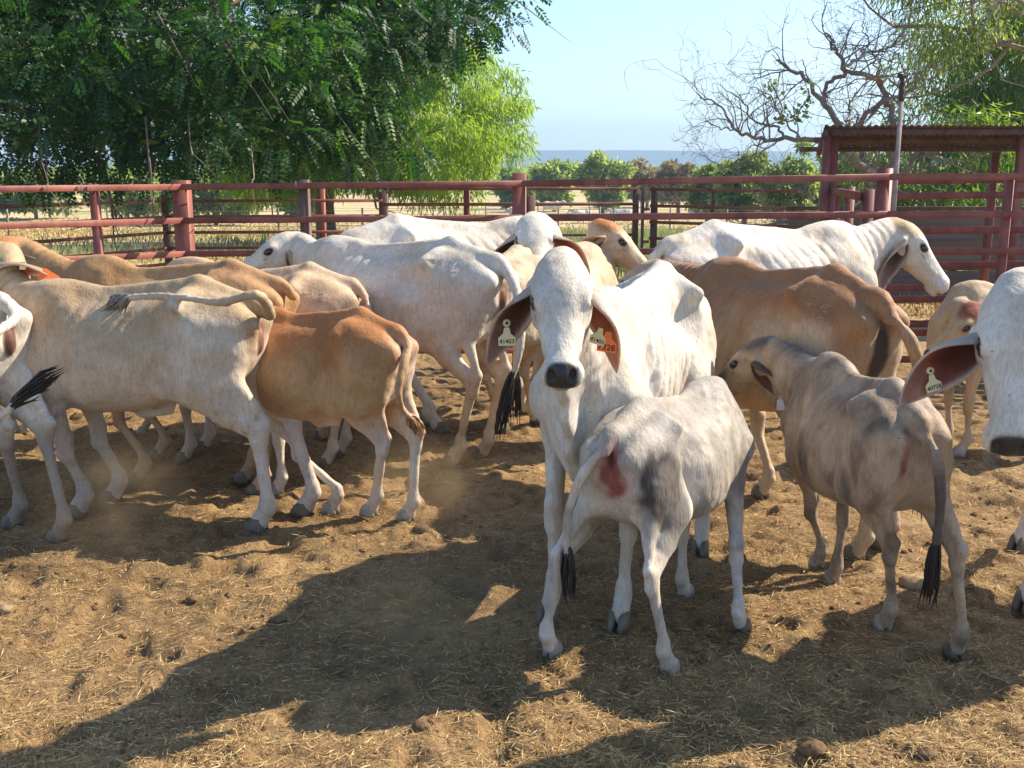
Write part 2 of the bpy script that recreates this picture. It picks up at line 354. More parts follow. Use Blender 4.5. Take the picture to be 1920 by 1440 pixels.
def make_cow(name, label, cat, root, heading, s=1.0, feet=(None,)*4, poll=None, hdir=None, hroll=0, tail=None, res=.011, thin=1.0, ribs=0.0,
             base=(.62, .56, .48), top=None, legc=None, belly=None, headc=None, patches=(), earin=(.20, .075, .045), earout=None, hoofs='d',
             switch='b', hump=1.0, deep=1.0, udder=False, ears=None, tags=(), group='brahman cattle standing in the yard', hoof_vis=True, noisy=.12,
             brand=None, mane=0, dewlap=1.0, dirty=.35, tailr=1.0, vulva=None, sheath=False, rumpred=None, switch_len=.26, sag=0.0, wide=1.0, legr=1.0, seed=1, hscale=1.0, earlen=1.0, cheek=None, lx=1.0, bony=1.0, folds=1.0, pink=(.38, .27, .25), earw=1.0, tailc=None, pollc=None, mottle=None, earx=.045, tail_local=False):
    root = np.array([root[0], root[1], 0.0]); ch, sh_ = math.cos(R(heading)), math.sin(R(heading))
    W = np.array([[ch, -sh_, 0], [sh_, ch, 0], [0, 0, 1.0]])            # columns: local axes in world
    toL = lambda p: (np.asarray(p, float) - root) @ W / s
    dirL = lambda v: nrm(np.asarray(v, float) @ W)
    th = thing(name, label, cat, root, R(heading), group)
    # ---- joints
    legs = []
    for i in range(4):
        sg = 1 if i % 2 == 0 else -1; front = i < 2
        if front:
            top0 = np.array([.50, sg*.15, .86]); J = [np.array(v) for v in ((.415, sg*.165, .74), (.475, sg*.15, .405), (.455, sg*.145, .13))]; g0 = np.array([.50, sg*.145, 0])
        else:
            top0 = np.array([-.56, sg*.15, 1.02]); J = [np.array(v) for v in ((-.42, sg*.165, .78), (-.71, sg*.145, .50), (-.635, sg*.140, .14))]; g0 = np.array([-.585, sg*.145, 0])
        g = toL(feet[i]) if feet[i] is not None else g0.copy()
        f0 = J[2]; top0[0] *= lx; g0[0] *= lx; J = [j * [lx, 1, 1] for j in J]; g = g0.copy() if feet[i] is None else g; f0 = J[2]; off = f0 - g0; f = g + off; piv = J[0] if front else top0
        a0 = f0 - piv; a1 = f - piv; L0 = np.linalg.norm(a0); L1 = np.linalg.norm(a1); u0 = a0 / L0; u1 = a1 / L1
        p0 = nrm(np.array([1, 0, 0]) - u0 * u0[0]); q0 = np.cross(u0, p0); p1 = nrm(np.array([1, 0, 0]) - u1 * u1[0]); q1 = np.cross(u1, p1)
        bend = max(0, 1 + (1 - L1 / L0) * 2.2)
        JJ = []
        for j in J:
            w_ = j - piv; JJ.append(piv + u1 * np.dot(w_, u0) * L1 / L0 + p1 * np.dot(w_, p0) * bend + q1 * np.dot(w_, q0))
        if front: JJ[0] = J[0]
        JJ[2] = f
        legs.append((front, sg, JJ, g))
    # ---- head frame
    if poll is None: pl = np.array([1.02, 0, 1.32]); hd = nrm([.75, 0, -.65])
    else: pl = toL(poll); hd = dirL(hdir)
    upl = np.array([0, 0, 1.0]); lat = nrm(np.cross(upl, hd)); upv = np.cross(hd, lat)
    if hroll: cr, sr = math.cos(R(hroll)), math.sin(R(hroll)); lat, upv = lat*cr + upv*sr, upv*cr - lat*sr
    HM = np.stack([hd, lat, upv], 1) ; HS = hscale
    H = lambda x, y, z: pl + HM @ (np.array([x, y, z]) * HS)
    # ---- tail path (local)
    th0 = np.array([-.70, 0, 1.195])
    if tail is None: tp = [th0, (-.80, 0, 1.18), (-.852, 0, 1.12), (-.862, .0, .96), (-.85, 0, .75), (-.84, 0, .50)]
    elif tail_local: tp = [th0, (-.80, 0, 1.18), (-.85, 0, 1.12)] + [np.array(t, float) for t in tail]
    else: tp = [th0, (-.80, 0, 1.185), (-.858, 0, 1.13)] + [toL(t) / [lx, 1, 1] for t in tail]
    tp = bez(np.array(tp) * [lx, 1, 1], 24)
    allp = np.array([pl, H(.5, 0, 0), H(.5, .1, -.15)] + [l[3] for l in legs] + [j for l in legs for j in l[2]] + list(tp) + [[-.85, -.34, 0], [.85, .34, 1.45]])
    S = Sdf(allp.min(0) - .08, allp.max(0) + .10, res / s)
    # ---- trunk
    S.lx = lx
    t = thin; dp = deep; wd = wide
    zb = lambda z: 1.0 - (1.0 - z) * dp - (sag if .5 < z < .6 else 0)
    tab = [(-.80, 1.13, 1.04, .93, .085, 2), (-.73, 1.195, 1.04, zb(.80), .150, 1.8), (-.62, 1.245, 1.05, zb(.70), .205*wd, 1.7), (-.48, 1.290, 1.06, zb(.66), .235*wd, 1.6),
           (-.32, 1.270, 1.00, zb(.635), .215*t*wd, 1.55), (-.15, 1.235, .93, zb(.59), .255*wd, 1.7), (.05, 1.215, .88, zb(.56), .285*wd, 1.8), (.22, 1.225, .88, zb(.55), .275*wd, 1.8),
           (.38, 1.255, .92, zb(.57), .230*wd, 1.8), (.52, 1.245, .94, .60, .185*wd, 1.9), (.64, 1.19, .94, .68, .15, 2), (.73, 1.10, .93, .76, .10, 2)]
    def disp(X, Y, Z):
        ph = (X / lx + .55 * (Z - 1.0) + .25 * (Z - 1.0) ** 2) / .080
        m = sstep(-.32, -.20, X) * (1 - sstep(.30, .40, X)) * sstep(.64, .80, Z) * (1 - sstep(1.15, 1.21, Z))
        return ribs * (2.2 * np.exp(-(np.sin(math.pi * ph) / .5) ** 2) - .6) * m * (.75 + .25 * np.sin(X * 9 + Z * 7 + seed))
    tab = [(r_[0] * lx,) + tuple(r_[1:]) for r_ in tab]
    S.loft(tab, k=.04, disp=disp if ribs else None)
    # spine ridge, hooks, pins, hump
    S.ecap((-.45, 0, 1.275), (.30, 0, 1.195), (.030, .035), (.030, .045), k=.07)
    S.ecap((-.46, 0, 1.285), (-.74, 0, 1.20), (.035, .035), (.030, .03), k=.05)
    S.ell((.43, 0, 1.225 + .030 * hump), (.20, .055 + .01 * hump, .050 + .048 * hump), k=.08)
    for sg in (1, -1):
        S.ecap((-.43, sg*.13*wd, 1.215), (-.415, sg*(.180 + .038*bony)*wd, 1.185), (.045, .045), (.038, .042), k=.07)
        S.ecap((-.72, sg*.08, 1.12), (-.80, sg*.105, 1.095), (.045, .05), (.036, .04), k=.05)
        # rump / thigh
        S.ecap((-.56, sg*.115, 1.08), (-.50, sg*.145, .80), (.095*wd, .20), (.075, .145), k=.06, up=(1, 0, 0))
        S.ecap((-.74, sg*.085, 1.06), (-.66, sg*.11, .82), (.065, .07), (.055, .075), k=.06, up=(1, 0, 0))
        # shoulder blade and upper arm
        S.ecap((.40, sg*.080, 1.18), (.58, sg*(.10+.05*wd), .92), (.045, .10), (.065, .095), k=.07, up=(1, 0, 0))
        S.ecap((.60, sg*.155, .90), (.42, sg*.155, .76), (.055, .085), (.055, .08), k=.06, up=(1, 0, 0))
    # hollows
    for sg in (1, -1):
        S.ell((-.27, sg*.29*wd, 1.09), (.13, .080*t, .10), k=.07, mode='s')
        S.ell((-.615, sg*.275*wd, 1.235), (.13, .085 * bony, .075 * bony), k=.09, mode='s')
        S.ell((-.64, sg*.30, .96), (.10, .055 * bony, .14), k=.09, mode='s')
        S.ecap((.27, sg*.29*wd, .66), (.31, sg*.245*wd, 1.02), (.020, .020), (.018, .018), k=.07, mode='s')
        S.ecap((-.345, sg*.285*wd, .80), (-.375, sg*.27*wd, 1.06), (.024, .022), (.018, .018), k=.07, mode='s')
    # legs
    S.lx = 1.0; lr = legr; XL = lambda x, y, z: np.array([x * lx, y, z])
    for front, sg, J, g in legs:
        a, b, c = J
        if front:
            S.ecap(XL(.45, sg*.15, .86), a + [.03, 0, -.01], (.058, .09), (.055, .075), k=.05, up=(1, 0, 0))
            S.ecap(a + [.03, 0, 0], b + [0, 0, .05], (.050*lr, .072*lr), (.032*lr, .036*lr), k=.03, up=(1, 0, 0))
            S.ecap(b + [0, 0, .05], b - [0, 0, .04], (.038*lr, .042*lr), (.035*lr, .037*lr), k=.02, up=(1, 0, 0))
            S.ecap(b - [0, 0, .03], c + [0, 0, .04], (.025*lr, .029*lr), (.022*lr, .027*lr), k=.022, up=(1, 0, 0))
        else:
            hp = XL(-.56, sg*.14, .98)
            S.ecap(hp, a, (.080, .17), (.056, .105), k=.07, up=(1, 0, 0))
            S.ecap(a, a * .55 + b * .45, (.054*lr, .105), (.042*lr, .066*lr), k=.06, up=(1, 0, 0))
            S.ecap(a * .55 + b * .45, b + [0, 0, .02], (.042*lr, .064*lr), (.030*lr, .042*lr), k=.04, up=(1, 0, 0))
            S.ecap(b + [-.046, 0, .058], b + [-.006, 0, -.03], (.020*lr, .020*lr), (.028*lr, .038*lr), k=.022, up=(1, 0, 0))
            S.ecap(b - [0, 0, .02], c + [0, 0, .04], (.025*lr, .034*lr), (.022*lr, .027*lr), k=.025, up=(1, 0, 0))
            # tendon from thigh back to hock point
            S.ecap(XL(-.70, sg*.12, .84) * .5 + .5 * (a + [-.16, 0, .0]), b + [-.046, 0, .07], (.042*lr, .05*lr), (.014*lr, .016*lr), k=.045, up=(1, 0, 0))
        S.ecap(c + [0, 0, .03], c - [0, 0, .02], (.031*lr, .035*lr), (.031*lr, .034*lr), k=.02, up=(1, 0, 0))
        S.ell(c + [-.030, 0, -.005], (.018, .022, .018), k=.02)
        S.ecap(c, g + [.0, 0, .055], (.028*lr, .030*lr), (.036*lr, .042*lr), k=.02, up=(1, 0, 0))
    # neck
    nb = XL(.56, 0, 1.03); ne = H(-.03, 0, -.05); mid = .5 * (nb + ne) + np.array([0, 0, -.01]) + .10 * np.array([nrm(ne - nb)[0], 0, 0]) * 0
    if np.dot(nrm(ne - nb), [1, 0, 0]) < .75: mid = mid + np.array([.07, 0, 0])
    NP = bez([nb, mid, ne], 7); rr = np.linspace(0, 1, 7)
    for i in range(6):
        f = lambda q: (.112 - .046 * q ** .8, .210 - .115 * q ** .8)
        S.ecap(NP[i], NP[i+1], f(rr[i]), f(rr[i+1]), k=.05)
    # throat and dewlap
    if dewlap:
        thr = H(.08, 0, -.13); bris = XL(.66, 0, .74)
        DP = bez([thr, .5 * (thr + bris) + np.array([.02, 0, -.02]), bris, XL(.52, 0, .60)], 7)
        for i in range(6):
            q = min(1, i / 3); S.ecap(DP[i], DP[i+1], (.018, .05 + .03*dewlap*q), (.018, .05 + .03*dewlap*min(1, (i+1)/3)), k=.05)
        S.ell(XL(.62, 0, .74), (.10, .10, .10), k=.08)
    S.lx = lx
    # belly line / flank fold
    for sg in (1, -1):
        S.ecap((-.30, sg*.16, .74), (-.42, sg*.17, .82), (.03, .06), (.03, .08), k=.08)
    if udder:
        S.ell((-.44, 0, .66), (.15, .12, .12), k=.06)
        for ax, sg in ((-.50, 1), (-.50, -1), (-.38, 1), (-.38, -1)):
            S.ecap((ax, sg*.06, .57), (ax + .01, sg*.07, .49), .020, .014, k=.02)
    if sheath: S.ecap((-.22, 0, .56 if dp >= 1 else .62), (-.05, 0, .53 if dp >= 1 else .59), (.02, .045), (.02, .04), k=.05)
    # tail
    S.lx = 1.0
    tr = np.interp(np.linspace(0, 1, len(tp)), [0, .12, .35, 1], [.034, .028, .020, .013]) * tailr
    for i in range(len(tp) - 1): S.ecap(tp[i], tp[i+1], tr[i], tr[i+1], k=.035 if i < 3 else .012)
    # perineum: groove under the tail with vulva
    S.lx = lx
    S.ecap((-.865, 0, 1.06), (-.845, 0, .86), (.020, .030), (.016, .03), k=.05, mode='s')
    if vulva: S.ell((-.80, 0, .985), (.028, .030, .06), k=.02)
    # head
    S.lx = 1.0
    tab = [tuple(np.array(r_[:5]) * HS * [1, 1, 1, 1, 1.09]) + (r_[5],) for r_ in HEAD]
    S.loft(tab, k=.035, O=pl, M=HM, nl=2.4)
    S.ecap(H(.07, 0, -.115), H(.40, 0, -.075), (.055*HS, .045*HS), (.040*HS, .028*HS), k=.03, up=upv)
    for sg in (1, -1):
        S.ecap(H(.20, sg*.078, -.030), H(.35, sg*.058, -.035), .016*HS, .012*HS, k=.025)
        S.ecap(H(.125, sg*.085, .030), H(.175, sg*.088, .022), .022*HS, .018*HS, k=.03)
        S.ecap(H(.02, sg*.07, -.10), H(.17, sg*.068, -.085), .042*HS, .030*HS, k=.04)
        S.ecap(H(earx - .01, sg*.075, -.04), H(earx - .005, sg*.116, -.046), .028*HS, .022*HS, k=.025)     # ear stub
        S.ell(H(.165, sg*.114, .020), .024*HS, k=.012, mode='s')
        S.ecap(H(.136, sg*.100, .040), H(.192, sg*.096, .034), .012*HS, .009*HS, k=.012)
        S.ecap(H(.145, sg*.108, -.004), H(.195, sg*.101, -.004), .008*HS, .007*HS, k=.012)
    S.ell(H(.450, 0, -.042), np.array([.050, .081, .056])*HS, k=.03, M=HM)
    S.ell(H(.435, 0, -.108), np.array([.050, .046, .026])*HS, k=.015, M=HM)
    for sg in (1, -1):
        S.ell(H(.488, sg*.041, -.010), np.array([.034, .017, .021])*HS, k=.010, M=HM, mode='s')
    S.ell(H(.47, 0, -.083), np.array([.05, .06, .0045])*HS, k=.006, M=HM, mode='s')
    V, F = S.mesh(); del S
    # skin relief: gentle lumps everywhere, loose folds on the neck
    fn = np.cross(V[F[:, 2]] - V[F[:, 0]], V[F[:, 3]] - V[F[:, 1]]); vn = np.zeros_like(V)
    for c_ in range(4):
        for i in range(3): vn[:, i] += np.bincount(F[:, c_], fn[:, i], len(V))
    vn /= np.linalg.norm(vn, axis=1, keepdims=True) + 1e-9
    ND = np.stack([np.linalg.norm(V - q_, axis=1) for q_ in NP], 1); ni = ND.argmin(1); ax_ = nrm(NP[-1] - NP[0]); sc = (V - NP[0]) @ ax_ / np.linalg.norm(NP[-1] - NP[0])
    nm = sstep(.26, .18, ND.min(1)) * sstep(.05, .25, sc) * sstep(.95, .75, sc)
    wv = np.sin(2 * math.pi * ((V @ ax_) / .062 + 1.2 * fbm(V, 5, seed + 4, 2)))
    V = V + vn * ((.0065 * (fbm(V, 6.5, seed + 2, 3) - .5) * 2 + .003 * (fbm(V, 22, seed + 3, 2) - .5) * 2) + .0022 * folds * wv * nm)[:, None] * sstep(.0, .25, V[:, 2])[:, None]
    # ---- colour per vertex
    HL = ((V - pl) @ HM) / HS                                    # head coordinates
    VX = V.copy(); V = V / [lx, 1, 1]
    n1 = fbm(V, 4, seed, 4); n2 = fbm(V, 16, seed + 9, 3)
    col = np.tile(np.array(base), (len(V), 1))
    def blend(c, m):
        nonlocal col
        m = np.clip(m, 0, 1)[:, None]; col = col * (1 - m) + np.array(c) * m
    dirt = np.array([.34, .24, .14])
    if top is not None:
        rel = (V[:, 2] - .78) + (n1 - .5) * .38; blend(top, sstep(.10, .42, rel) * (V[:, 0] < 1.2))
    if belly is not None: blend(belly, 1 - sstep(.60, .78, V[:, 2] + (n1 - .5) * .12))
    if legc is not None: blend(legc, 1 - sstep(.42, .72, V[:, 2] + (n1 - .5) * .15))
    inhead = sstep(.30, .18, np.linalg.norm(HL - np.array([.2, 0, -.04]), axis=1)) * (HL[:, 0] > -.06)
    if headc is not None: blend(headc, inhead)
    if cheek is not None: blend(cheek, inhead * sstep(.02, -.06, HL[:, 2] + (n1-.5)*.05))
    for p in patches:
        c, r_, rgb, st = p[:4]; q = (V - np.array(c)) / np.array(r_)
        blend(rgb, st * (1 - sstep(.55, 1.15, np.linalg.norm(q, axis=1) + (n1 - .5) * .7 + (n2 - .5) * .3)))
    if mottle is not None:
        mm = fbm(V * [1, 1, .6], 7.5, seed + 31, 4); blend(mottle[0], mottle[1] * sstep(.50, .66, mm)); blend(np.array(base) * 1.35, mottle[1] * .6 * sstep(.50, .36, mm))
    blend(dirt, dirty * sstep(.52, .75, n1) * .55); blend(dirt * .7, dirty * (1 - sstep(.05, .38, V[:, 2] + (n2 - .5) * .2)) * .55)
    blend(dirt * .8, dirty * sstep(.66, .8, n2) * .25)
    n3_ = fbm(V, 26, seed + 15, 3); blend(dirt * .55, dirty * 1.3 * sstep(.60, .67, n3_) * sstep(.50, .62, n1) * (.35 + .65 * sstep(.95, .55, V[:, 2])))
    # skin creases: groin, armpit greyish-pink
    if rumpred is not None:
        q = (V - np.array([-.80, rumpred[0], 1.0])) / np.array([.16, .085, .145])
        dq = np.linalg.norm(q, axis=1) + (n2 - .5) * .8 + (n1 - .5) * .4; blend((.46, .27, .24), rumpred[1] * .6 * (1 - sstep(.6, 1.5, dq))); blend((.27, .060, .052), rumpred[1] * (1 - sstep(.55, 1.08, dq))); blend((.07, .012, .012), rumpred[1] * .8 * (1 - sstep(.2, .6, np.linalg.norm((q - [0, .1, .55]) * [1, 1.6, 1.3], axis=1) + (n2-.5)*.5)))
    TPs = np.array(tp) / [lx, 1, 1]
    if tailc is not None:
        TD = np.stack([np.linalg.norm(V - q_, axis=1) for q_ in TPs], 1); ti = TD.argmin(1) / (len(TPs) - 1)
        blend(tailc, sstep(.10, .035, TD.min(1)) * sstep(.22, .6, ti))
    if pollc is not None: blend(pollc, sstep(.13, .085, np.linalg.norm((HL - np.array([.01, 0, .03])) * [.8, 1, 1], axis=1) + (n1 - .5) * .05))
    if vulva:
        q = (V - np.array([-.83, 0, 1.0])) / np.array([.08, .045, .11]); blend(vulva, 1 - sstep(.75, 1.1, np.linalg.norm(q, axis=1) + (n2-.5)*.3))
    gl = np.zeros(len(V))
    q = (HL - np.array([.490, 0, -.018])) / np.array([.056, .060, .054]); m = 1 - sstep(.88, 1.10, (np.abs(q) ** 3).sum(1) ** (1/3) + (n2 - .5) * .15); blend((.042, .036, .038), m); gl += m * .7
    for sg in (1, -1): blend((.006, .005, .005), 1 - sstep(.7, 1.05, np.linalg.norm((HL - np.array([.497, sg*.041, -.010])) / np.array([.04, .018, .022]), axis=1)))
    q = (HL - np.array([.47, 0, -.092])) / np.array([.035, .05, .02]); blend((.36, .26, .22), .7 * (1 - sstep(.8, 1.1, np.linalg.norm(q, axis=1))))
    for sg in (1, -1):
        q = (HL - np.array([.166, sg*.105, .017])) / np.array([.041, .030, .026]); blend((.035, .025, .022), 1 - sstep(.7, 1.1, np.linalg.norm(q, axis=1)))
        q = (HL - np.array([.205, sg*.088, -.018])) / np.array([.030, .030, .012]); blend((.16, .12, .10), .5 * (1 - sstep(.5, 1.1, np.linalg.norm(q, axis=1))))
    col = col * (1 + noisy * (n2 - .5)[:, None]); col = np.clip(col, .005, .92)
    V = VX
    # ---- ears joined into the same skin
    nb_v = len(V); Fs = [F]; mi = [np.zeros(len(F), int)]; VV = [V]; CC = [col]; GG = [gl]; cur = len(V); earpts = {}
    eo = np.array(earout if earout is not None else (headc if headc is not None else base))
    for sg, key in ((1, 'L'), (-1, 'R')):
        sp = (ears or {}).get(key)
        if sp is None: ax = nrm([-.35, sg*.72, -.42]); nn = nrm([.75, sg*.35, -.35]); ax = HM @ ax; nn = HM @ nn
        else: ax = dirL(sp[0]); nn = dirL(sp[1])
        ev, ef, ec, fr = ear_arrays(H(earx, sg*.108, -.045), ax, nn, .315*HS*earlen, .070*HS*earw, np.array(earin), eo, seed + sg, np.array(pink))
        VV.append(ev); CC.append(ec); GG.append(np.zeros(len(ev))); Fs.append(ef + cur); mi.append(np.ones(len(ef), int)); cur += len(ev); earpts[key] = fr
    V = np.concatenate(VV); F = np.concatenate(Fs)
    body = mesh_from('body', V * s, F, [M_COAT, M_EAR], th, True, np.concatenate(mi), {'coat': np.concatenate(CC), 'gloss': np.concatenate(GG)})
    # ---- eyes
    for sg in (1, -1):
        me = ball(H(.167, sg*.0925, .017) * s, .0255 * HS * s); mesh_from('eye', me[0], me[1], M_EYE, th)
    # ---- hooves
    if hoof_vis:
        for i, (front, sg, J, g) in enumerate(legs):
            hv, hf = hoof_arrays(lr); hv = hv + g; hm = hoofs[i] if len(hoofs) == 4 else hoofs
            mesh_from('hoof', hv * s, hf, M_HOOFD if hm == 'd' else M_HOOFL, th)
    # ---- tail switch: a tuft of strands
    if switch:
        mt = {'b': M_SWB, 't': M_SWT, 'g': M_SWG}[switch]; e = tp[-1]; d = nrm(tp[-1] - tp[-3]); rng = np.random.default_rng(seed); mb = MB()
        down = np.array([0, 0, -1.0])
        for j in range(46):
            o = rng.normal(0, 1, 3); o -= d * np.dot(o, d); o = o / (np.linalg.norm(o) + 1e-6)
            L = switch_len * (.55 + .5 * rng.random()); st = e - d * .09 * rng.random(); r0 = .010 * rng.random()
            p1 = st + o * r0 + d * L * .35 + o * .015; p2 = p1 + d * L * .35 + down * .02 + o * .012; p3 = p2 + d * L * .3 + down * .035 - o * .006 + rng.normal(0, .008, 3)
            mb.tube([st, p1, p2, p3], [.006, .0075, .005, .0012], 5, False)
        mb.build('tail_switch', mt, th, True, None)
        o_ = th.children[-1]; me = o_.data; n_ = len(me.vertices); co = np.empty(n_*3, np.float32); me.vertices.foreach_get('co', co); me.vertices.foreach_set('co', co * s)
    # ---- ear tags
    for tg in tags: ear_tag(th, earpts[tg['ear']], s, W, **{k: v for k, v in tg.items() if k != 'ear'})
    if brand: brand_mark(th, body, s, **brand)
    return th

def ball(c, r, nu=12, nv=8):
    V = [c + r * np.array([math.sin(a)*math.cos(b), math.sin(a)*math.sin(b), math.cos(a)]) for a in np.linspace(0.001, math.pi-.001, nv+1) for b in np.arange(nu)*2*math.pi/nu]
    F = [[i*nu+j, (i+1)*nu+j, (i+1)*nu+(j+1) % nu, i*nu+(j+1) % nu] for i in range(nv) for j in range(nu)]
    return np.array(V), np.array(F)
def hoof_arrays(k=1.0):
    VV = []; FF = []; n0 = 0
    for sg in (1, -1):
        rings = [(-.004, .053, .024, .012), (.030, .048, .024, .012), (.062, .036, .021, .004), (.076, .026, .016, -.006)]
        V = []
        for z, rx, ry, xo in rings:
            for a in np.arange(12) * math.pi / 6:
                x = math.cos(a) * rx * k; y = math.sin(a) * ry * k
                y = max(y, -.016 * k) * (1 - .28 * max(0, math.cos(a)))
                V.append((x + xo + .012, sg * (y + .0195 * k) , z))
        n = 12; F = [[i*n+j, i*n+(j+1) % n, (i+1)*n+(j+1) % n, (i+1)*n+j] for i in range(3) for j in range(n)]
        V.append((.02, sg*.02*k, -.004)); V.append((.0, sg*.02*k, .078)); c = len(V)
        F += [[c-2, (j+1) % n, j, j] for j in range(0)]
        F = [f if sg > 0 else f[::-1] for f in F]
        # caps as quads fans (n even)
        for j in range(0, n, 2):
            a_, b_, d_ = j, (j+1) % n, (j+2) % n
            F.append([c-2, d_, b_, a_] if sg > 0 else [a_, b_, d_, c-2]); F.append([c-1, 36+a_, 36+b_, 36+d_] if sg > 0 else [36+d_, 36+b_, 36+a_, c-1])
        VV += V; FF += [[q + n0 for q in f] for f in F]; n0 += len(V)
    return np.array(VV), np.array(FF)
def ear_arrays(base, ax, nn, L, Wd, cin, cout, seed, pk):
    ax = nrm(ax); nn = nrm(nn - ax * np.dot(nn, ax)); tt = np.cross(nn, ax); nu, nv = 22, 17
    U = np.linspace(0, 1, nu); Vv = np.linspace(-1, 1, nv)
    def pt(u, v, off):
        hw = Wd * (.36 * (1 - u) ** 2 + (math.sin(math.pi * min(1, u * .93 + .07) ** .85)) ** .75 * (1 - .12 * u)) * (1 - .04*math.sin(9*v+seed))
        fm = 2.2 * (1 - u) ** 3 + .85 * (1 - u) + .35
        Rr = hw / fm * 1.15; ph = v * fm
        c = base + ax * (L * u) + nn * (-.035 * math.sin(u * 2.6) ) + np.array([0, 0, -1]) * .05 * u * u
        rad = tt * math.sin(ph) + nn * (-math.cos(ph))
        return c + rad * (Rr + off) + nn * Rr
    V = [pt(u, v, -.0035) for u in U for v in Vv] + [pt(u, v, .0035) for u in U for v in Vv]
    V = np.array(V); m = nu * nv
    F = []
    for i in range(nu - 1):
        for j in range(nv - 1):
            a = i*nv+j; F.append([a, a+1, a+nv+1, a+nv]); F.append([m+a, m+a+nv, m+a+nv+1, m+a+1])
        a = i*nv; F.append([a, a+nv, m+a+nv, m+a]); a = i*nv+nv-1; F.append([a, m+a, m+a+nv, a+nv])
    for j in range(nv - 1):
        a = (nu-1)*nv+j; F.append([a, a+1, m+a+1, m+a])
    u = np.repeat(U, nv); v = np.tile(Vv, nu)
    rim = np.maximum(sstep(.70, .98, np.abs(v)), sstep(.93, 1.0, u)); n = vnoise(V[:m], 60, 3)
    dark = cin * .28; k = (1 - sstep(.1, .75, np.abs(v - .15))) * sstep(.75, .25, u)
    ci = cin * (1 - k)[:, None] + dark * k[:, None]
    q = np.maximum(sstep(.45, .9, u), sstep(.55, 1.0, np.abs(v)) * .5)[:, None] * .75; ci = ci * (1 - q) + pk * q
    ci = ci * (.75 + .5 * n)[:, None]; ci = ci * (1 - rim)[:, None] + cout * rim[:, None]
    co = np.tile(cout, (m, 1)) * (.9 + .2 * n)[:, None]
    def frame(u, v=0, off=-.010):
        p = pt(u, v, off); return p, ax, nn, tt
    return V, np.array(F), np.concatenate([ci, co]), frame
def text_arrays(txt, size, off_=.012):
    cu = bpy.data.curves.new('t', 'FONT'); cu.body = txt; cu.size = size; cu.align_x = 'CENTER'; cu.align_y = 'CENTER'; cu.extrude = .0006 * size / .03; cu.resolution_u = 3
    cu.offset = off_ * size
    o = bpy.data.objects.new('t', cu); C.objects.link(o); dg = bpy.context.evaluated_depsgraph_get(); me = bpy.data.meshes.new_from_object(o.evaluated_get(dg))
    V = np.array([v.co[:] for v in me.vertices]); F = [list(p.vertices) for p in me.polygons]
    bpy.data.objects.remove(o); bpy.data.curves.remove(cu); bpy.data.meshes.remove(me); return V, F
def poly_mesh(name, V, F, mat, parent):
    me = bpy.data.meshes.new(name); me.from_pydata([tuple(v) for v in V], [], F); me.materials.append(mat); me.update()
    return link(bpy.data.objects.new(name, me), parent)
def ear_tag(th, fr, s, W, u=.5, v=0., col='y', txt=None, size=.085, down=(0, 0, -1), norm=None, button=True, shape='neck', off=-.012, tilt=0):
    p, ax, nn, tt = fr(u, v, off)
    n = nn if norm is None else nrm(np.asarray(norm, float) @ W)
    dn = nrm(np.asarray(down, float) @ W); dn = nrm(dn - n * np.dot(dn, n)); rt = np.cross(n, dn)   # facing n: right-hand of viewer
    rt = -rt if np.dot(np.cross(rt, -dn), n) < 0 else rt
    mat = {'y': M_TAGY, 'o': M_TAGO, 'w': M_TAGW}[col]; a = size
    if shape == 'neck': out = [(-.13, .02), (.13, .02), (.16, .12), (.20, .34), (.46, .56), (.47, .60), (.45, 1.0), (-.45, 1.0), (-.47, .60), (-.46, .56), (-.20, .34), (-.16, .12)]
    else: out = [(-.36, .0), (.36, .0), (.42, .1), (.42, 1.05), (-.42, 1.05), (-.42, .1)]
    P = [p + rt * x * a + dn * y * a for x, y in out]; m = len(P); k = n * .0013 / s
    V = [q + k for q in P] + [q - k for q in P]
    F = [list(range(m)), list(range(2*m-1, m-1, -1))] + [[i, m+i, m+(i+1) % m, (i+1) % m] for i in range(m)]
    tg = poly_mesh('ear_tag', np.array(V) * s, F, mat, th)
    if txt:
        tv, tf = text_arrays(txt, .36 * a * (4.6 / max(4, len(txt)))); X = np.array([p + rt * x_ + dn * (a * .78 - y_) + n * (.0018 / s + z_) for x_, y_, z_ in tv])
        poly_mesh('tag_number', X * s, tf, M_INK, tg)
    if button:
        c = p - dn * a * .22; mb = MB(); ang = np.arange(16) * math.pi / 8
        ring = lambda r, o: [c + (rt * math.cos(t) + dn * math.sin(t)) * r * a + n * o for t in ang]
        V = np.array(ring(.20, .0045) + ring(.09, .0045) + ring(.22, -.002)); Q = [[i, (i+1) % 16, 16+(i+1) % 16, 16+i] for i in range(16)] + [[32+i, 32+(i+1) % 16, (i+1) % 16, i] for i in range(16)]
        mb.add(V, Q); b = mb.build('tag_button', mat, th); me = b.data
        for vv in me.vertices: vv.co *= s
        mb = MB(); V = np.array(ring(.09, .003) + [c + n * .003]); mb.add(V, None, [[16, i, (i+1) % 16] for i in range(16)]); d = mb.build('button_hole', M_INK, b)
        for vv in d.data.vertices: vv.co *= s
